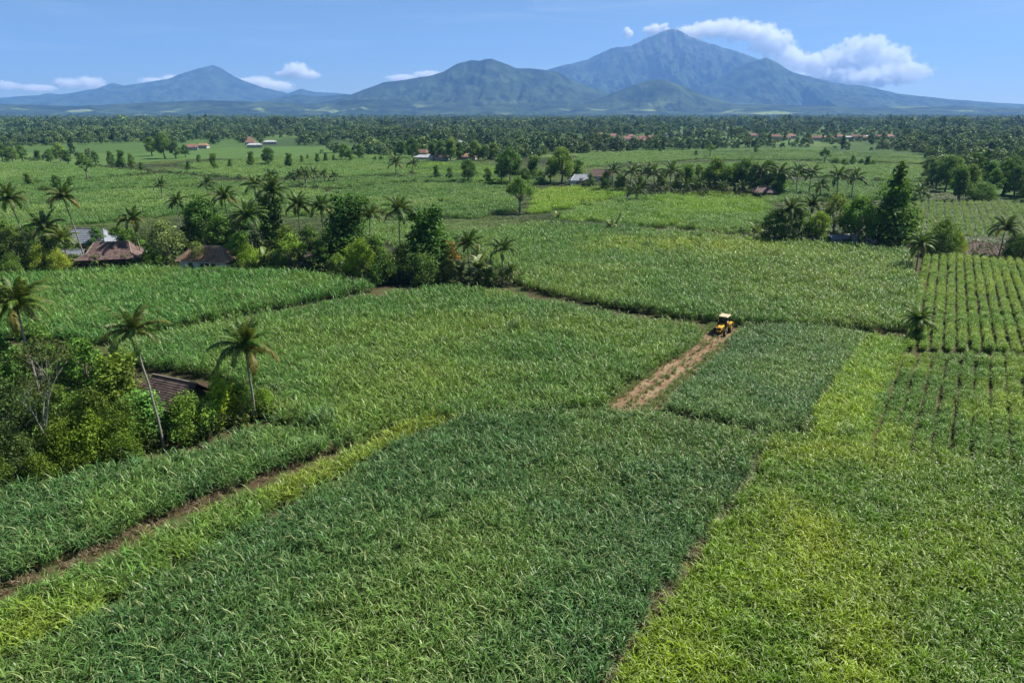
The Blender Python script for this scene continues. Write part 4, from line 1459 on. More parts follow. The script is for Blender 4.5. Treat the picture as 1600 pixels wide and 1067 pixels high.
def tractor():
    x, y = ground(1129, 521)
    f = -tdir                                        # it drives down the track towards the viewer
    rz = math.atan2(f.y, f.x)
    root = link('tractor', None, loc=(x, y, 0.10), rot=(0, 0, rz), label='yellow farm tractor with a cream cab roof at the top of the dirt track', cat='tractor', scale=(1.05, 1.05, 1.05))
    MB().box((0.15, 0, .78), (3.2, .5, .36), bev=.05).build('chassis', M_BLACK, root)
    hood = MB()
    pr = [(.55, .42, .98, 1.62), (1.0, .42, .98, 1.60), (1.5, .40, .95, 1.52), (1.85, .37, .92, 1.40), (1.98, .33, .92, 1.26)]
    vs, fs = [], []
    for (px, hw, zb, zt) in pr:
        vs += [(px, -hw, zb), (px, -hw, zt - .16), (px, -hw + .14, zt), (px, hw - .14, zt), (px, hw, zt - .16), (px, hw, zb)]
    for i in range(len(pr) - 1):
        for k in range(6):
            a, b = i * 6 + k, i * 6 + (k + 1) % 6
            fs.append((a, b, b + 6, a + 6))
    fs += [tuple(range(5, -1, -1)), tuple(range(24, 30))]
    h = hood.add(vs, fs).build('hood', M_YEL, root)
    MB().box((1.985, 0, 1.10), (.06, .56, .26), bev=.015).build('grille', M_BLACK, h)
    for s in (-1, 1):
        MB().box((1.955, s * .22, 1.285), (.05, .16, .07), bev=.01).build('headlight', M_LAMP, h)
        MB().box((1.25, s * .418, 1.2), (.8, .02, .22)).build('side_vent', M_BLACK, h)
    MB().box((2.02, 0, .80), (.22, .62, .26), bev=.03).build('front_weight', M_YEL, root)
    cab = MB()
    for (ax, ay) in ((.45, .55), (.45, -.55), (-.85, .62), (-.85, -.62)):
        cab.tube([(ax * 1.12, ay * 1.05, 1.25), (ax, ay, 2.55)], [.055, .05], 6)
    cab.box((-.25, 0, 1.12), (1.45, 1.2, .3), bev=.04)
    c = cab.build('cab', M_BLACK, root)
    MB().add([(.50, -.50, 1.35), (.50, .50, 1.35), (.44, .48, 2.5), (.44, -.48, 2.5)], [(0, 1, 2, 3)]).add([(.475, -.50, 1.35), (.475, .50, 1.35), (.415, .48, 2.5), (.415, -.48, 2.5)], [(3, 2, 1, 0)]).build('windscreen', M_CGLASS, c)
    for s in (-1, 1):
        MB().box((-.22, s * .58, 1.92), (1.1, .03, 1.15)).build('side_window', M_CGLASS, c)
    MB().box((-.86, 0, 1.95), (.03, 1.05, 1.1)).build('rear_window', M_CGLASS, c)
    MB().box((-.22, 0, 2.64), (1.75, 1.42, .18), bev=.07).build('roof', M_CREAM, c)
    for s in (-1, 1):
        fb = MB()
        n0 = 9
        vs, fs = [], []
        for k in range(n0):
            a = R(8 + 150 * k / (n0 - 1))
            for rr_, yy in ((.86, .62), (.86, 1.02), (.80, 1.02), (.80, .62)):
                vs.append((-1.0 + rr_ * math.cos(a), s * yy, .78 + rr_ * math.sin(a)))
        for k in range(n0 - 1):
            for j in range(4):
                a, b = k * 4 + j, k * 4 + (j + 1) % 4
                fs.append((a, b, b + 4, a + 4))
        fs += [(0, 1, 2, 3), tuple((n0 - 1) * 4 + j for j in (3, 2, 1, 0))]
        fb.add(vs, fs).build('fender', M_YEL, root)
    MB().tube([(1.15, -.46, 1.2), (1.15, -.50, 1.9), (1.15, -.50, 2.35)], [.05, .06, .05], 8).build('exhaust', M_BLACK, root)
    MB().box((-1.75, 0, .75), (.5, .7, .12)).build('hitch', M_BLACK, root)
    for (wx, wy, r, w) in ((1.45, .78, .52, .34), (1.45, -.78, .52, .34), (-1.0, .82, .78, .44), (-1.0, -.82, .78, .44)):
        wr = link('wheel', None, root, loc=(wx, wy, r))
        ty = MB()
        prof = [(r * .6, -w / 2), (r * .9, -w / 2), (r, -w / 2 + .06), (r, w / 2 - .06), (r * .9, w / 2), (r * .6, w / 2)]
        N = 28
        vs = [(p * (1 + (.045 if (k % 2 and 1 <= i <= 4) else 0)) * math.cos(6.2832 * k / N), yy, p * (1 + (.045 if (k % 2 and 1 <= i <= 4) else 0)) * math.sin(6.2832 * k / N)) for k in range(N) for i, (p, yy) in enumerate(prof)]
        fs = []
        for k in range(N):
            for i in range(6):
                a, b = k * 6 + i, k * 6 + (i + 1) % 6
                a2, b2 = ((k + 1) % N) * 6 + i, ((k + 1) % N) * 6 + (i + 1) % 6
                fs.append((a, b, b2, a2))
        ty.add(vs, fs).build('tyre', M_RUB, wr)
        MB().tube([(0, -w * .32, 0), (0, w * .32, 0)], [r * .62, r * .62], 18).tube([(0, -w * .42, 0), (0, w * .42, 0)], [r * .22, r * .22], 10).build('rim', M_RIMG, wr)
    return root


tractor()
# ploughed plot behind the crop rows
PLO = [ground(*p) for p in ((1500, 398), (1580, 402), (1562, 374), (1506, 373))]
V, F = [], []
P0, P1, P2, P3 = [Vector(p) for p in PLO]
NF, NL = 72, 10
for i in range(NF + 1):
    for j in range(NL + 1):
        p = P0.lerp(P1, i / NF).lerp(P3.lerp(P2, i / NF), j / NL)
        V.append((p.x, p.y, 0.16 + 0.14 * math.sin(i * 2 * math.pi / 6)))
for i in range(NF):
    for j in range(NL):
        a = i * (NL + 1) + j
        F.append((a, a + NL + 1, a + NL + 2, a + 1))
M_PLOUGH = surf('ploughed_earth', (0.050, 0.034, 0.024), (0.09, 0.062, 0.044), 0.8, 0.95, 0.6, 3)
link('ploughed_plot', mesh('ploughed_plot', V, F, M_PLOUGH, True), kind='structure', label='small brown ploughed plot behind the thick crop rows', cat='soil')

# ------------------------------------------------------------------ near grove at the left edge
for lb, k, u, vb, vt, c, w in [
    ('olive shrub behind the pale bare tree at the left edge', 'shrub2', 26, 690, 600, (0.055, 0.075, 0.016), .8),
    ('mid green shrub just right of the bare tree branches', 'shrub4', 100, 694, 604, (0.075, 0.100, 0.014), .8),
    ('yellowish shrub under the dark round tree of the grove', 'shrub1', 150, 692, 612, (0.085, 0.105, 0.012), .8),
    ('leafy green shrub left of the slender palm foot', 'shrub4', 204, 704, 626, (0.080, 0.105, 0.014), .85),
    ('dark low shrub at the left edge above the cane strip', 'shrub2', 6, 750, 662, (0.055, 0.072, 0.016), .8),
    ('shrub with dull leaves beside the bare tree foot, on its left', 'shrub4', 44, 752, 680, (0.070, 0.085, 0.018), .85),
    ('bright yellow-green shrub at the bare tree foot, on its right', 'shrub1', 108, 742, 662, (0.105, 0.125, 0.010), .8),
    ('large yellow-green shrub in the front row of the grove', 'shrub4', 150, 730, 640, (0.105, 0.128, 0.010), .8),
    ('yellow-green shrub at the right end of the front row', 'shrub1', 192, 722, 650, (0.092, 0.118, 0.012), .75),
    ('lowest small bush at the left edge beside the cane strip', 'shrub1', 4, 772, 716, (0.080, 0.105, 0.014), .9),
    ('small bright bush at the cane strip below the bare tree', 'shrub1', 70, 762, 712, (0.105, 0.128, 0.012), .9),
]:
    tree(lb, k, u, vb, vt, (c[0] * .58, c[1] * .66, c[2] * 1.1), w, 'shrubs of the near left grove', name='shrub', cat='shrub')
tree('dark round tree at the back of the grove under the leaning palm', 'round1', 142, 640, 528, (0.045, 0.082, 0.018), 0.95)
tree('leafy yellowish tree left of the hut', 'tall2', 196, 668, 552, (0.060, 0.080, 0.016), 1.1)
tree('dark shrub in front of the left end of the hut', 'shrub3', 240, 690, 612, (0.048, 0.090, 0.026), 1.3, name='shrub', cat='shrub')
tree('mid green shrub in front of the hut wall', 'shrub1', 300, 686, 618, (0.085, 0.125, 0.026), 1.0, name='shrub', cat='shrub')
tree('bright lime shrub at the right gable of the hut', 'shrub3', 350, 664, 592, (0.095, 0.120, 0.012), 1.1, name='shrub', cat='shrub')
tree('dark bush beside the trunk of the palm right of the hut', 'shrub1', 378, 655, 598, (0.045, 0.080, 0.020), 0.8, name='shrub', cat='shrub')
tree('small light shrub right of the palm beside the hut', 'shrub4', 415, 650, 606, (0.09, 0.13, 0.025), 0.8, name='shrub', cat='shrub')
tree('dark tree at the left edge behind the pale bare tree', 'round2', 8, 640, 520, (0.035, 0.064, 0.018), 0.9)
tree('shadowy tree behind the leftmost near palm', 'round3', 70, 600, 505, (0.042, 0.070, 0.018), 1.15)
bare_tree('pale thin tree with bare white branches in the left grove', 82, 738, 545, 3, True, 0.40)
bare_tree('leafless white branched tree at the left edge above the near palm', 4, 470, 372, 8, False, 0.42)
palm('near palm with drooping fronds at the left edge', 66, 640, 442, (-0.5, 0.6), 20, (0.075, 0.105, 0.020), 1.15, rad=.17, yellow=.3)
palm('slender palm standing in front of the hut', 256, 704, 486, (-1.2, 0.6), 15, (0.070, 0.105, 0.028), 0.92, rad=.13, yellow=.25, droop=1.15)
palm('near palm with wide fronds right of the hut', 398, 658, 508, (0.1, 0.3), 17, (0.058, 0.100, 0.022), 1.12, rad=.14, yellow=.3, droop=0.95)

# the farm grove in the middle left
GP = 'palms of the farm grove'
for lb, u, vb, vt, ln, nf, s in [
    ('tall leaning palm left of the red-brown farmhouse, nearest the left edge', 53, 421, 292, (-2.6, 1), 18, 1.2),
    ('tall straight palm between the left edge palm and the red-brown farmhouse', 133, 414, 290, (-1.8, 0), 17, 1.1),
    ('bushy palm leaning over the right end of the red-brown farmhouse', 223, 412, 325, (-0.6, 0), 16, 1.1),
    ('palm right of the white walled farmhouse with pale drooping fronds', 399, 420, 318, (-.3, 0), 21, 1.25),
    ('palm behind the dark round tree, left one of two', 285, 372, 302, (0, 0), 15, 1.0),
    ('palm behind the dark round tree, right one of two', 364, 392, 290, (-.4, 0), 18, 1.2),
    ('slender dark palm at the top of the grove', 408, 376, 276, (0, 0), 16, 1.1),
    ('tall full palm in the middle of the grove', 440, 398, 280, (-.6, 0), 20, 1.3),
    ('palm with greyish fronds right of the tall full palm', 472, 398, 303, (.3, 0), 18, 1.15),
    ('palm left of the dark ivy-like tree', 508, 400, 308, (.2, 0), 17, 1.1),
    ('palm leaning in front of the dark tree top', 556, 402, 318, (1.2, 0), 15, 1.05),
    ('palm tucked against the right side of the dark tree', 580, 405, 322, (.4, 0), 14, 1.0),
    ('tall lone palm with a bare straight trunk at the right end of the grove', 627, 434, 308, (.4, 0), 15, 1.15),
    ('shorter palm right of the dark rounded tree, left of a pair', 733, 440, 362, (0, 0), 15, 1.05),
    ('shorter palm at the far right tip of the grove, right of a pair', 784, 445, 372, (.3, 0), 14, 1.0),
]:
    palm(lb, u, vb, vt, ln, nf, (0.060, 0.098, 0.026), s, GP, low=False, yellow=.18)
palm('stout young palm beside the left farm shed', 84, 418, 335, (0, 0), 16, (0.085, 0.11, 0.022), 1.25, GP, yellow=.35)
palm('yellowish young palm left of the farm shed', 108, 420, 356, (0, 0), 14, (0.10, 0.125, 0.025), 1.05, GP, yellow=.35)
palm('low palm at the tip of the grove beside the last tall palm', 798, 446, 412, (0, 0), 12, (0.07, 0.10, 0.025), .62, GP)
GT = 'trees of the farm grove'
for lb, k, u, vb, vt, c, w in [
    ('large dark round tree behind the white walled farmhouse', 'round2', 323, 398, 308, (0.030, 0.056, 0.016), .95),
    ('grey-green bushy tree between the two farmhouses', 'airy', 262, 418, 342, (0.080, 0.098, 0.045), 1.3),
    ('grey-green small tree in front of the white walled farmhouse', 'airy', 312, 424, 376, (0.075, 0.095, 0.035), 1.0),
    ('dark leafy tree behind the left farm palms', 'round1', 62, 408, 352, (0.034, 0.060, 0.018), 1.2),
    ('dark tree at the left edge behind the palm trunks', 'round3', 12, 414, 340, (0.045, 0.07, 0.02), 1.2),
    ('green tree standing before the grey sheet roof', 'round3', 156, 398, 354, (0.036, 0.070, 0.018), 1.0),
    ('low green tree right of the grey sheet roof', 'round1', 206, 398, 356, (0.05, 0.085, 0.02), 1.2),
    ('broad tree with a flat leafy top left of the banana clump', 'umbrella2', 456, 424, 362, (0.072, 0.105, 0.020), 1.0),
    ('very dark tall tree with a bushy top in the middle of the grove', 'tall2', 548, 418, 303, (0.026, 0.050, 0.014), 1.15),
    ('dark rounded tree with a narrow top right of the tall lone palm', 'tall1', 668, 434, 322, (0.034, 0.066, 0.018), 1.35),
    ('dark tree behind the grove palms at the upper middle', 'tall2', 428, 400, 306, (0.034, 0.060, 0.016), 1.0),
    ('leafy tree behind the white walled farmhouse roof', 'round3', 376, 418, 362, (0.06, 0.10, 0.022), 1.2),
    ('shadowed tree between the flat topped tree and the very dark tree', 'round1', 510, 424, 376, (0.032, 0.056, 0.016), 1.3),
    ('mid green tree right of the dark round tree', 'round1', 352, 404, 334, (0.040, 0.070, 0.018), 1.1),
    ('dark tree filling the gap behind the wide fronded farm palm', 'round3', 384, 404, 336, (0.030, 0.054, 0.016), 1.3),
    ('loose olive tree under the tall full palm', 'airy', 452, 410, 350, (0.055, 0.080, 0.020), 1.2),
    ('shaded tree under the greyish fronded palm', 'round3', 486, 410, 352, (0.034, 0.058, 0.016), 1.3),
    ('green tree left of the very dark tall tree', 'round1', 526, 412, 348, (0.042, 0.072, 0.018), 1.1),
    ('small tree at the right foot of the very dark tall tree', 'round3', 590, 424, 366, (0.046, 0.076, 0.020), 1.1),
    ('round leafy tree behind the roof of the red-brown farmhouse', 'round1', 188, 392, 352, (0.044, 0.074, 0.018), 1.1),
    ('olive tree at the left edge beside the leaning palm', 'airy', 30, 418, 350, (0.060, 0.080, 0.024), 1.2),
    ('dark tree between the two tall palms at the left', 'round3', 98, 408, 346, (0.038, 0.062, 0.018), 1.2),
    ('reddish leaved small tree left of the pair of short palms', 'airy', 702, 434, 374, (0.13, 0.075, 0.030), 1.0),
]:
    tree(lb, k, u, vb, vt, c, w, GT)
GS = 'shrubs of the farm grove'
for lb, k, u, vb, vt, c, w in [
    ('yellow-green shrub below the very dark tree', 'shrub1', 566, 434, 378, (0.100, 0.130, 0.020), .9),
    ('dark shrub left of the tall lone palm foot', 'shrub2', 602, 442, 396, (0.042, 0.068, 0.020), .9),
    ('brownish dark shrub behind the tall lone palm foot', 'shrub1', 632, 438, 384, (0.060, 0.070, 0.025), 1.0),
    ('broad dark shrub right of the tall lone palm foot', 'shrub2', 660, 444, 398, (0.045, 0.070, 0.022), .85),
    ('olive shrub under the reddish small tree', 'shrub4', 700, 440, 404, (0.075, 0.095, 0.026), .9),
    ('bright shrub left of the farm shed', 'shrub1', 66, 424, 384, (0.115, 0.135, 0.024), .9),
    ('yellow shrub at the left corner of the red-brown farmhouse', 'shrub4', 96, 426, 388, (0.13, 0.145, 0.03), .8),
    ('green shrub at the right corner of the red-brown farmhouse', 'shrub1', 238, 422, 388, (0.06, 0.095, 0.02), .9),
    ('light green shrub right of the white walled farmhouse', 'shrub1', 388, 424, 382, (0.095, 0.135, 0.022), .9),
    ('pale leafy shrub in front of the white hut', 'shrub4', 530, 430, 396, (0.085, 0.12, 0.03), .9),
    ('low shrub at the far tip of the grove', 'shrub1', 765, 446, 420, (0.06, 0.085, 0.022), .8),
    ('dark low bush under the flat topped tree', 'shrub2', 440, 424, 396, (0.04, 0.066, 0.018), .8),
    ('round bush at the left edge below the leafless tree', 'shrub1', 20, 432, 398, (0.055, 0.085, 0.02), .9),
]:
    tree(lb, k, u, vb, vt, c, w, GS, name='shrub', cat='shrub')
for lb, u, vb, vt in [('banana plant left of the white hut', 470, 424, 392), ('banana plant right of the white hut', 506, 424, 394), ('banana clump between the pair of short palms', 748, 442, 398),
                      ('banana plant right of the wide fronded farm palm', 418, 424, 388), ('small banana plant by the dark shrubs of the grove tip', 720, 442, 408)]:
    banana(lb, u, vb, vt)

# the grove right of centre
for lb, k, u, vb, vt, c, w in [
    ('dark leafy tree at the left end of the right grove', 'round1', 1208, 382, 326, (0.032, 0.058, 0.016), 1.1),
    ('dark tree behind the palm of the right grove', 'round3', 1246, 380, 318, (0.046, 0.074, 0.022), 1.1),
    ('yellow-green tree in the middle of the right grove', 'round1', 1276, 382, 330, (0.085, 0.115, 0.022), 1.05),
    ('large round tree left of the tall pointed tree', 'round2', 1336, 384, 306, (0.050, 0.086, 0.020), 1.0),
    ('tall dark pointed tree, the highest at the right', 'spire', 1387, 385, 246, (0.044, 0.074, 0.022), 1.1),
    ('olive tree behind the right grove shed', 'airy', 1300, 376, 300, (0.070, 0.088, 0.028), 1.1),
    ('loose green tree leaning on the tall pointed tree', 'tall1', 1412, 384, 318, (0.055, 0.085, 0.024), 1.0),
]:
    tree(lb, k, u, vb, vt, c, w, 'trees of the right grove')
palm('palm at the front of the right grove with a pale trunk', 1231, 382, 312, (-.2, 0), 19, (0.062, 0.098, 0.026), 1.25, yellow=.2)
palm('palm rising behind the right grove, left of the shed', 1262, 372, 306, (0, 0), 15, (0.055, 0.085, 0.024), 1.1)
banana('small banana plant standing in the cane left of the right grove', 1177, 376, 348)
for lb, u, vb, vt in [('short shaggy palm at the corner of the thick crop rows', 1430, 424, 366), ('low young palm at the near end of the thick crop rows', 1429, 532, 483)]:
    palm(lb, u, vb, vt, (0, 0), 22, (0.085, 0.125, 0.026), .95 if vb < 500 else .72, rad=.2, droop=1.1, yellow=.2)
for lb, k, u, vb, vt, c, w, nm in [
    ('grey-green shrub behind the head of the crop rows', 'shrub4', 1470, 398, 342, (0.055, 0.080, 0.026), .9, 'shrub'),
    ('bright yellow bush beside the ploughed plot', 'shrub1', 1494, 398, 366, (0.115, 0.145, 0.022), .8, 'shrub'),
    ('dark bush at the right edge behind the crop rows', 'shrub2', 1588, 404, 368, (0.034, 0.058, 0.018), 1.0, 'shrub'),
    ('dark bush under the shaggy palm', 'shrub1', 1449, 400, 372, (0.04, 0.064, 0.02), .8, 'shrub'),
    ('small dark bush under the low young palm', 'shrub1', 1430, 536, 512, (0.035, 0.06, 0.018), .8, 'shrub'),
]:
    tree(lb, k, u, vb, vt, c, w, name=nm, cat=nm)
palm('palm at the right edge beside the ploughed plot', 1560, 400, 340, (.4, 0), 16, (0.05, 0.08, 0.026), 1.15)
tree('leafy tree at the far right edge behind the crop rows', 'round1', 1620, 400, 348, GMD, 1.0)

# lone things in the middle of the plain
tree('lone spreading tree beside the bright lime field', 'umbrella', 812, 335, 270, (0.058, 0.090, 0.026), 0.72)
banana('young banana plant in the cane below the lime field', 872, 350, 330)
x_, y_ = ground(958, 362)
dt = link('dead_trunk', None, loc=(x_, y_, 0), label='thin leaning dead trunk standing alone in the light cane', cat='dead tree')
MB().tube([(0, 0, -.1), (.6, 0, 2.2), (1.8, .2, 4.6), (2.2, .2, 6.6)], [.26, .22, .18, .10], 6).build('trunk', M_BARK, dt, smooth=True)
MB().tube([(1.8, .2, 4.6), (1.1, .2, 5.6)], [.06, .02], 5).build('branch', M_BARK, dt, smooth=True)
banana('banana plant at the foot of the leaning dead trunk', 953, 364, 344)
tree('lone shade tree in the far right field', 'umbrella2', 1287, 259, 229, (0.036, 0.062, 0.022), 0.8)
tree('tall spreading tree standing alone behind the left edge palms', 'umbrella2', 138, 284, 240, (0.045, 0.070, 0.022), 0.8)


# ------------------------------------------------------------------ rows of trees in the middle distance
def row(items, place, group, noun='tree'):
    """items: (u, foot row, top row, species, width); counted from the left."""
    items = sorted(items)
    for i, (u, vb, vt, k, w) in enumerate(items):
        lb = f'{NUM[i]} {noun} from the left {place}'
        c = [(0.036, 0.062, 0.020), (0.050, 0.082, 0.024), (0.044, 0.070, 0.026), (0.066, 0.092, 0.026)][(i * 7 + int(u)) % 4]
        if k == 'palm':
            palm(lb, u, vb, vt, (random.uniform(-.6, .6), 0), 13, (0.052, 0.082, 0.026), w, group, low=True)
        elif k.startswith('shrub'):
            tree(lb, k, u, vb, vt, c, w, group, name='shrub', cat='shrub')
        else:
            tree(lb, k, u, vb, vt, c, w, group)


row([(47, 293, 269, 'tall1', 1.0), (90, 299, 273, 'round3', 1.2), (112, 296, 275, 'round3', .9), (68, 300, 290, 'shrub1', 1.2)], 'in the field behind the left edge palms', 'field trees behind the left palms')
row([(60, 255, 234, 'tall2', 1.1), (107, 256, 234, 'tall1', 1.2), (175, 264, 235, 'round3', 1.0), (192, 265, 234, 'tall1', 1.0), (207, 267, 239, 'round3', .9), (222, 267, 253, 'tall1', 1.0), (295, 268, 251, 'tall1', .9), (312, 258, 241, 'round3', .9),
     (335, 267, 239, 'tall2', .9), (360, 264, 248, 'tall1', .9), (393, 262, 236, 'tall1', .9)], 'along the far hedge of the left fields', 'hedge trees of the left fields')
row([(420, 260, 230, 'round1', 1.1), (453, 264, 239, 'tall1', 1.1), (472, 257, 242, 'round3', .8), (481, 251, 241, 'round3', .8), (497, 257, 239, 'tall1', .9), (509, 255, 239, 'tall1', .9), (522, 254, 241, 'round3', .8), (540, 253, 225, 'round2', .9),
     (549, 254, 234, 'round3', .9), (563, 251, 225, 'round3', 1.0), (586, 253, 245, 'shrub1', .9), (596, 253, 244, 'shrub1', .9), (612, 254, 246, 'shrub2', .8)], 'in the row of small trees left of centre', 'small field trees left of centre')
row([(427, 293, 265, 'palm', 1.15), (456, 297, 268, 'palm', 1.1), (468, 298, 265, 'palm', 1.15), (479, 297, 262, 'palm', 1.3), (492, 291, 262, 'palm', 1.15), (508, 289, 265, 'palm', 1.0), (524, 288, 268, 'palm', 1.0)], 'in the small palm row above the farm grove',
    'small palm row above the farm grove', 'palm')
row([(254, 316, 279, 'palm', 1.05), (327, 312, 276, 'palm', 1.3)], 'of the two palms in the field above the farm grove', 'two palms above the farm grove', 'palm')
row([(618, 279, 245, 'palm', 1.5), (645, 279, 247, 'palm', 1.25)], 'of the two palms left of the central trees', 'two palms left of the central trees', 'palm')
row([(682, 281, 258, 'tall1', 1.0), (703, 284, 261, 'round3', .9), (732, 286, 248, 'round1', 1.1), (762, 287, 261, 'round3', .9), (784, 286, 240, 'round3', 1.0), (797, 289, 232, 'round2', .9), (833, 284, 243, 'tall2', 1.0), (860, 286, 246, 'round3', .9),
     (877, 288, 232, 'round2', 1.0), (900, 286, 249, 'tall1', 1.2), (820, 288, 262, 'round1', 1.1), (845, 290, 266, 'round3', 1.1)], 'in the dark tree row behind the lone spreading tree', 'dark trees at the centre')
row([(628, 247, 220, 'round1', 1.0), (645, 250, 216, 'round2', .9), (660, 242, 214, 'round1', 1.0), (677, 250, 222, 'tall1', 1.1), (690, 252, 218, 'round3', 1.0), (704, 253, 216, 'tall2', 1.1), (718, 252, 222, 'round1', .9), (742, 252, 220, 'round2', .9),
     (758, 252, 226, 'round1', .9), (772, 250, 222, 'round3', 1.0)], 'in the tree row before the hamlet at centre', 'trees before the central hamlet')
row([(957, 301, 256, 'palm', 1.45), (984, 302, 256, 'palm', 1.45), (1008, 302, 257, 'palm', 1.4), (1022, 303, 258, 'palm', 1.4), (1046, 304, 255, 'palm', 1.5), (993, 317, 286, 'palm', 1.4), (1090, 305, 276, 'palm', 1.2), (1128, 307, 282, 'palm', 1.1),
     (1156, 307, 283, 'palm', 1.1), (1243, 304, 257, 'palm', 1.5), (1263, 305, 259, 'palm', 1.5), (1281, 310, 280, 'palm', 1.3), (1306, 312, 261, 'palm', 1.7), (1329, 312, 264, 'palm', 1.6), (1212, 308, 258, 'palm', 1.5), (1224, 306, 264, 'palm', 1.3),
     (1070, 306, 280, 'palm', 1.1), (1437, 316, 288, 'palm', 1.3), (1186, 306, 254, 'palm', 1.4)], 'in the long palm row right of centre', 'long palm row right of centre', 'palm')
row([(946, 300, 267, 'round3', 1.0), (968, 303, 272, 'round1', .9), (1034, 300, 263, 'round3', 1.0), (1060, 302, 262, 'tall2', 1.0), (1075, 301, 256, 'tall1', 1.3), (1090, 298, 256, 'round3', 1.1), (1102, 301, 266, 'round3', 1.0), (1116, 300, 247, 'round2', .9),
     (1135, 302, 258, 'round1', 1.1), (1148, 300, 254, 'round1', 1.1), (1162, 302, 248, 'round2', .9), (1178, 304, 252, 'round3', 1.2), (1198, 304, 250, 'round1', 1.0), (1216, 308, 270, 'tall1', 1.2), (1000, 304, 274, 'round3', 1.0), (922, 297, 270, 'round3', .9)],
    'among the dark trees of the long palm row', 'dark trees of the long palm row')
row([(1305, 259, 247, 'shrub2', 1.0), (1318, 260, 249, 'shrub1', 1.0), (1331, 260, 242, 'round3', 1.0), (1345, 259, 249, 'shrub1', 1.0), (1354, 261, 244, 'tall1', 1.2), (1364, 260, 250, 'shrub2', .9)], 'in the hedge beside the lone shade tree', 'hedge beside the lone shade tree', 'bush')
row([(1031, 239, 227, 'tall1', .9), (1087, 246, 234, 'round3', 1.0), (1109, 247, 222, 'umbrella2', .8), (1181, 241, 226, 'round3', 1.0)], 'in the green field below the red roofed village', 'field trees below the village')
row([(1450, 284, 246, 'round1', 1.0), (1462, 294, 250, 'round3', 1.0), (1476, 300, 244, 'round2', .9), (1497, 315, 258, 'tall1', 1.2), (1512, 302, 256, 'round1', 1.0), (1532, 314, 286, 'shrub2', 1.2), (1550, 306, 262, 'round3', 1.1), (1566, 304, 250, 'round2', .9),
     (1584, 310, 258, 'round1', 1.0), (1600, 306, 246, 'round2', 1.0), (1545, 290, 250, 'tall2', 1.1), (1490, 288, 244, 'round3', 1.0), (1518, 286, 238, 'round1', 1.0), (1575, 288, 240, 'round3', 1.1), (1610, 318, 272, 'round1', 1.0)],
    'at the near edge of the right hand woodland', 'edge trees of the right woodland')
row([(238, 244, 214, 'round1', 1.1), (258, 248, 208, 'round2', .95), (275, 248, 220, 'round3', 1.1), (290, 246, 226, 'round1', 1.0), (20, 256, 230, 'round1', 1.2), (36, 254, 226, 'round3', 1.2), (80, 256, 232, 'round3', 1.2), (130, 258, 238, 'round1', 1.2), (150, 258, 236, 'round3', 1.1),
     (4, 252, 224, 'round2', 1.0), (95, 254, 224, 'round2', .9)], 'at the front of the left hand woodland', 'edge trees of the left woodland')

# ------------------------------------------------------------------ distant woodland (one mass) and undergrowth
def far_tree(seed, kind):
    q = random.Random(seed)
    lob = {'r': lobes_round(seed, 10, 5.6, .18, 11), 't': lobes_tall(seed, 12, 3.2, .15, 9, .5), 'u': lobes_umbrella(seed, 11, 5.6, 10)}[kind]
    return crown_mesh(seed, lob, 0.62, 44, .25, name='far_tree', mat=M_WOOD)


FAR = [blank('far_source', far_tree(200 + i, k)) for i, k in enumerate('rruruurtr')]
WOOD = [(-400, 258), (0, 253), (60, 253), (110, 254), (160, 256), (235, 249), (300, 242), (370, 238), (430, 239), (540, 241), (620, 247), (700, 252), (790, 252), (850, 244), (905, 240), (1000, 236), (1200, 232), (1270, 232), (1330, 236), (1400, 236), (1448, 243),
        (1449, 268), (1455, 292), (1530, 306), (1640, 316), (2000, 320), (2000, 181.0), (-400, 181.0)]
CLEAR = [(225, 226, 34, 4), (205, 232, 20, 3), (430, 219, 26, 2), (536, 223, 16, 3), (640, 209, 30, 2.5), (765, 238, 34, 5), (745, 213, 24, 2), (1290, 229, 26, 4), (1345, 231, 30, 5), (1400, 227, 22, 3), (1000, 223, 72, 6.5), (1290, 218.5, 112, 2.6), (30, 216, 34, 2),
         (120, 200, 40, 1.5), (330, 213, 40, 2), (360, 231, 60, 5), (500, 207, 40, 1.5), (690, 200, 30, 1.5), (900, 212, 30, 2), (1040, 211, 40, 2), (1490, 197, 60, 1.5), (1180, 200, 50, 1.2), (880, 194, 60, .9), (640, 247, 30, 4), (410, 228, 24, 4), (1540, 296, 30, 6)]
wp = []
for v0, v1, sp in ((320, 226, 8.5), (226, 205, 12.0), (205, 192, 19.0), (192, 181.5, 30.0)):
    y0, y1 = ground(800, v0)[1], ground(800, v1)[1]
    hw = y1 * 0.80
    gx, gy = np.meshgrid(np.arange(-hw, hw, sp), np.arange(y0, y1, sp))
    gx = gx.ravel() + rng.uniform(-.6, .6, gx.size) * sp
    gy = gy.ravel() + rng.uniform(-.6, .6, gy.size) * sp
    u, v, _ = project(gx, gy, 0.0)
    k = inside(u, v, WOOD) & (u > -140) & (u < 1740)
    gx, gy, u, v = gx[k], gy[k], u[k], v[k]
    dens = fnoise(gx, gy * .6, 260, 700, 4)
    k = dens > np.where(v > 196, 0.505, 0.485) + rng.uniform(-.05, .05, len(gx))
    k |= (u > 1000) & (v > 190) & (v < 234) & (rng.random(len(u)) < .30)
    k |= (u > 60) & (u < 420) & (v > 190) & (v < 226) & (rng.random(len(u)) < .25)
    for cu, cv, ru, rv in CLEAR:
        k &= (((u - cu) / ru) ** 2 + ((v - cv) / rv) ** 2 > 1) | (rng.random(len(u)) < (0.22 if ru > 55 else 0.03))
    gx, gy = gx[k], gy[k]
    wp.append(np.stack([gx, gy, np.full(len(gx), sp)], 1))
wp = np.concatenate(wp)
n = len(wp)
s = (.38 + .95 * rng.random(n) ** 2.2) * np.clip(wp[:, 2] / 11, 1, 1.7) * (0.8 + .4 * vnoise(wp[:, 0], wp[:, 1], 120, 750))
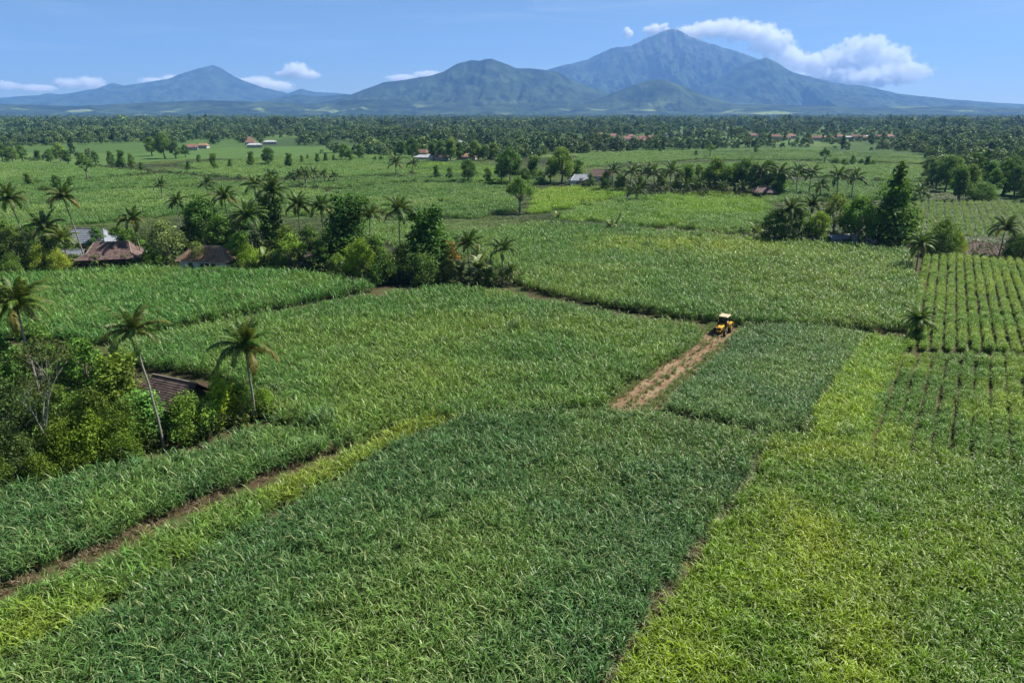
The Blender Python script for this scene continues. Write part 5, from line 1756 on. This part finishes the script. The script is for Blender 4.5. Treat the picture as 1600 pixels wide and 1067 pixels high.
tnt = mixcol((0.060, 0.116, 0.046), (0.165, 0.235, 0.078), rng.random(n) ** 1.5)
tnt *= (0.75 + .5 * vnoise(wp[:, 0], wp[:, 1], 90, 760))[:, None]
pts = wp.copy()
pts[:, 2] = -0.2
scatter('woodland', 'far', FAR, pts, np.stack([n * [0], n * [0], rng.uniform(0, 6.28, n)], 1), np.stack([s, s, s * rng.uniform(.8, 1.15, n)], 1), rng.integers(0, len(FAR), n), tnt,
        label='dark green woodland of countless trees covering the far plain', cat='woodland', kind='stuff')

BUSH = [blank('bush_source', crown_mesh(300 + i, lobes_round(300 + i, 2.2, 1.3, .1, 7), 0.13, 150, .4, mat=M_WOOD)) for i in range(4)]


def undergrowth(label, poly_px, sp, c1, c2, sc=1.0):
    poly = world_poly(poly_px, 0)
    x, y = grid_points(poly, sp)
    n = len(x)
    s = rng.uniform(.5, 1.15, n) * sc
    scatter('undergrowth', 'bush', BUSH, np.stack([x, y, x * 0 - .1], 1), np.stack([x * 0, x * 0, rng.uniform(0, 6.28, n)], 1), np.stack([s * 1.2, s * 1.2, s], 1), rng.integers(0, 4, n), mixcol(c1, c2, rng.random(n)) * (1 + rng.uniform(-.3, .3, n))[:, None],
            label=label, cat='undergrowth', kind='stuff')


undergrowth('tangled low greenery on the floor of the near left grove', [(-160, 600), (60, 575), (200, 600), (330, 640), (425, 648), (415, 660), (300, 698), (180, 726), (0, 768), (-160, 800)], 1.5, (0.035, 0.06, 0.018), (0.10, 0.125, 0.022))
undergrowth('low bushes filling the farm grove between houses and palms', [(-160, 402), (100, 386), (300, 378), (430, 378), (560, 392), (640, 420), (700, 428), (815, 441), (795, 448), (600, 448), (500, 430), (200, 422), (-160, 432)], 2.3, (0.045, 0.085, 0.022), (0.12, 0.17, 0.03), 1.5)
undergrowth('low bushes under the trees of the right grove', [(1192, 374), (1300, 370), (1425, 374), (1425, 388), (1195, 385)], 2.2, (0.030, 0.05, 0.016), (0.075, 0.10, 0.022), 1.2)
undergrowth('low bushes along the long palm row', [(900, 290), (1000, 290), (1200, 294), (1215, 313), (1000, 309), (930, 300)], 4.5, (0.034, 0.058, 0.02), (0.09, 0.12, 0.03), 1.8)
undergrowth('weedy bank with bushes behind the crop rows at the right', [(1425, 384), (1600, 384), (1760, 384), (1760, 404), (1600, 402), (1440, 398)], 2.6, (0.05, 0.075, 0.02), (0.10, 0.13, 0.028), 0.7)
undergrowth('rough hedge bushes along the far left field edges', [(-160, 287), (60, 286), (150, 280), (240, 271), (330, 279), (420, 285), (420, 287), (330, 281), (240, 273), (150, 282), (-160, 289)], 5.0, (0.034, 0.056, 0.02), (0.07, 0.09, 0.026), 1.0)
undergrowth('dark hedge line crossing the left fields below the woodland', [(120, 258), (240, 268), (330, 276), (420, 284), (420, 285.2), (330, 277.2), (240, 269.2), (120, 259.2)], 4.0, (0.03, 0.05, 0.02), (0.06, 0.08, 0.026), 1.2)


# ------------------------------------------------------------------ rough pasture wherever the middle distance holds no crop
PAST = world_poly([(-170, 258), (120, 262), (300, 250), (560, 244), (700, 252), (905, 244), (1200, 236), (1450, 248), (1456, 300), (1600, 318), (1800, 322), (1800, 392), (1420, 378), (1190, 366), (1000, 356), (850, 352), (700, 364), (760, 402), (810, 436), (640, 420), (560, 385), (300, 374), (100, 384), (-170, 400)], 0)
x, y = grid_points(PAST, 3.6)
k = np.ones(len(x), bool)
for lb, pp, a, b in mid:
    k &= ~inside(x, y, world_poly(pp, 0.75))
x, y = x[k], y[k]
n = len(x)
s = rng.uniform(.18, .42, n)
t_ = np.clip(fnoise(x, y, 30, 820, 4) * 2.4 - .7, 0, 1)
scatter('pasture_grass', 'patch', PATCHES, np.stack([x, y, x * 0], 1), np.stack([x * 0, x * 0, rng.uniform(0, 6.28, n)], 1), np.stack([x * 0 + .8, x * 0 + .8, s], 1), rng.integers(0, 4, n),
        mixcol((0.060, 0.080, 0.030), (0.130, 0.190, 0.050), t_) * (1 + rng.uniform(-.15, .15, n))[:, None], label='rough pasture grass between the middle distance fields', cat='grass', kind='stuff')


# ------------------------------------------------------------------ hedge lines between the fields of the middle distance
def hedge(label, line_px, dens, sc, c1=(0.040, 0.062, 0.020), c2=(0.085, 0.105, 0.030)):
    P = [Vector(ground(u, v)) for u, v in line_px]
    pts = []
    for a, b in zip(P, P[1:]):
        k = max(2, int((b - a).length * dens))
        t = rng.random(k)
        pts.append(np.stack([a.x + (b.x - a.x) * t + rng.normal(0, .7, k), a.y + (b.y - a.y) * t + rng.normal(0, .7, k), t * 0 - .1], 1))
    pts = np.concatenate(pts)
    n = len(pts)
    s = sc * (.45 + .9 * rng.random(n) ** 2)
    scatter('hedge', 'bush', BUSH, pts, np.stack([np.zeros(n), np.zeros(n), rng.uniform(0, 6.28, n)], 1), np.stack([s * 1.3, s * 1.3, s], 1), rng.integers(0, 4, n), mixcol(c1, c2, rng.random(n)), label=label, cat='hedge', kind='stuff')


for lb, ln, dn, sc in [
    ('low dark hedge running from the left edge across the far left fields', [(-150, 287), (60, 285.5), (150, 280), (240, 271.5), (335, 280)], .5, .9),
    ('long dark hedge slanting through the left fields to the small palm row', [(120, 259), (240, 270), (335, 277), (420, 286), (505, 299)], .55, .9),
    ('dark field edge below the small palm row', [(230, 297), (310, 292), (420, 288), (510, 300), (562, 320)], .5, .8),
    ('brown field edge left of the two central palms', [(330, 276), (400, 281), (520, 278), (640, 272.5)], .4, .7),
    ('dark line between the rounded field and the strip behind it', [(500, 299), (560, 293), (650, 286), (740, 287.5), (805, 294)], .5, .8),
    ('dark foot of the rounded field left of the lone spreading tree', [(560, 320), (600, 337), (640, 346.5), (740, 341.5), (812, 334)], .6, .8),
    ('ragged edge under the bright lime rice field', [(815, 336), (850, 333.5), (920, 319.5), (980, 305), (990, 299)], .6, .7),
    ('thin hedge behind the pale central field', [(905, 263), (960, 258.5), (1060, 253.5), (1115, 249)], .35, .9),
    ('thin hedge before the wide level field right of centre', [(1115, 250.5), (1200, 251.5), (1330, 254), (1450, 259)], .35, .9),
    ('dark hedge behind the palm row right of centre', [(930, 267), (1100, 271), (1250, 278), (1380, 285), (1448, 286.5)], .35, .9),
    ('shrubby edge between the light cane and the bright cane behind the tractor', [(830, 343), (880, 351), (960, 362), (1010, 357), (1100, 360), (1185, 369)], .35, .8),
]:
    hedge(lb, ln, dn, sc)
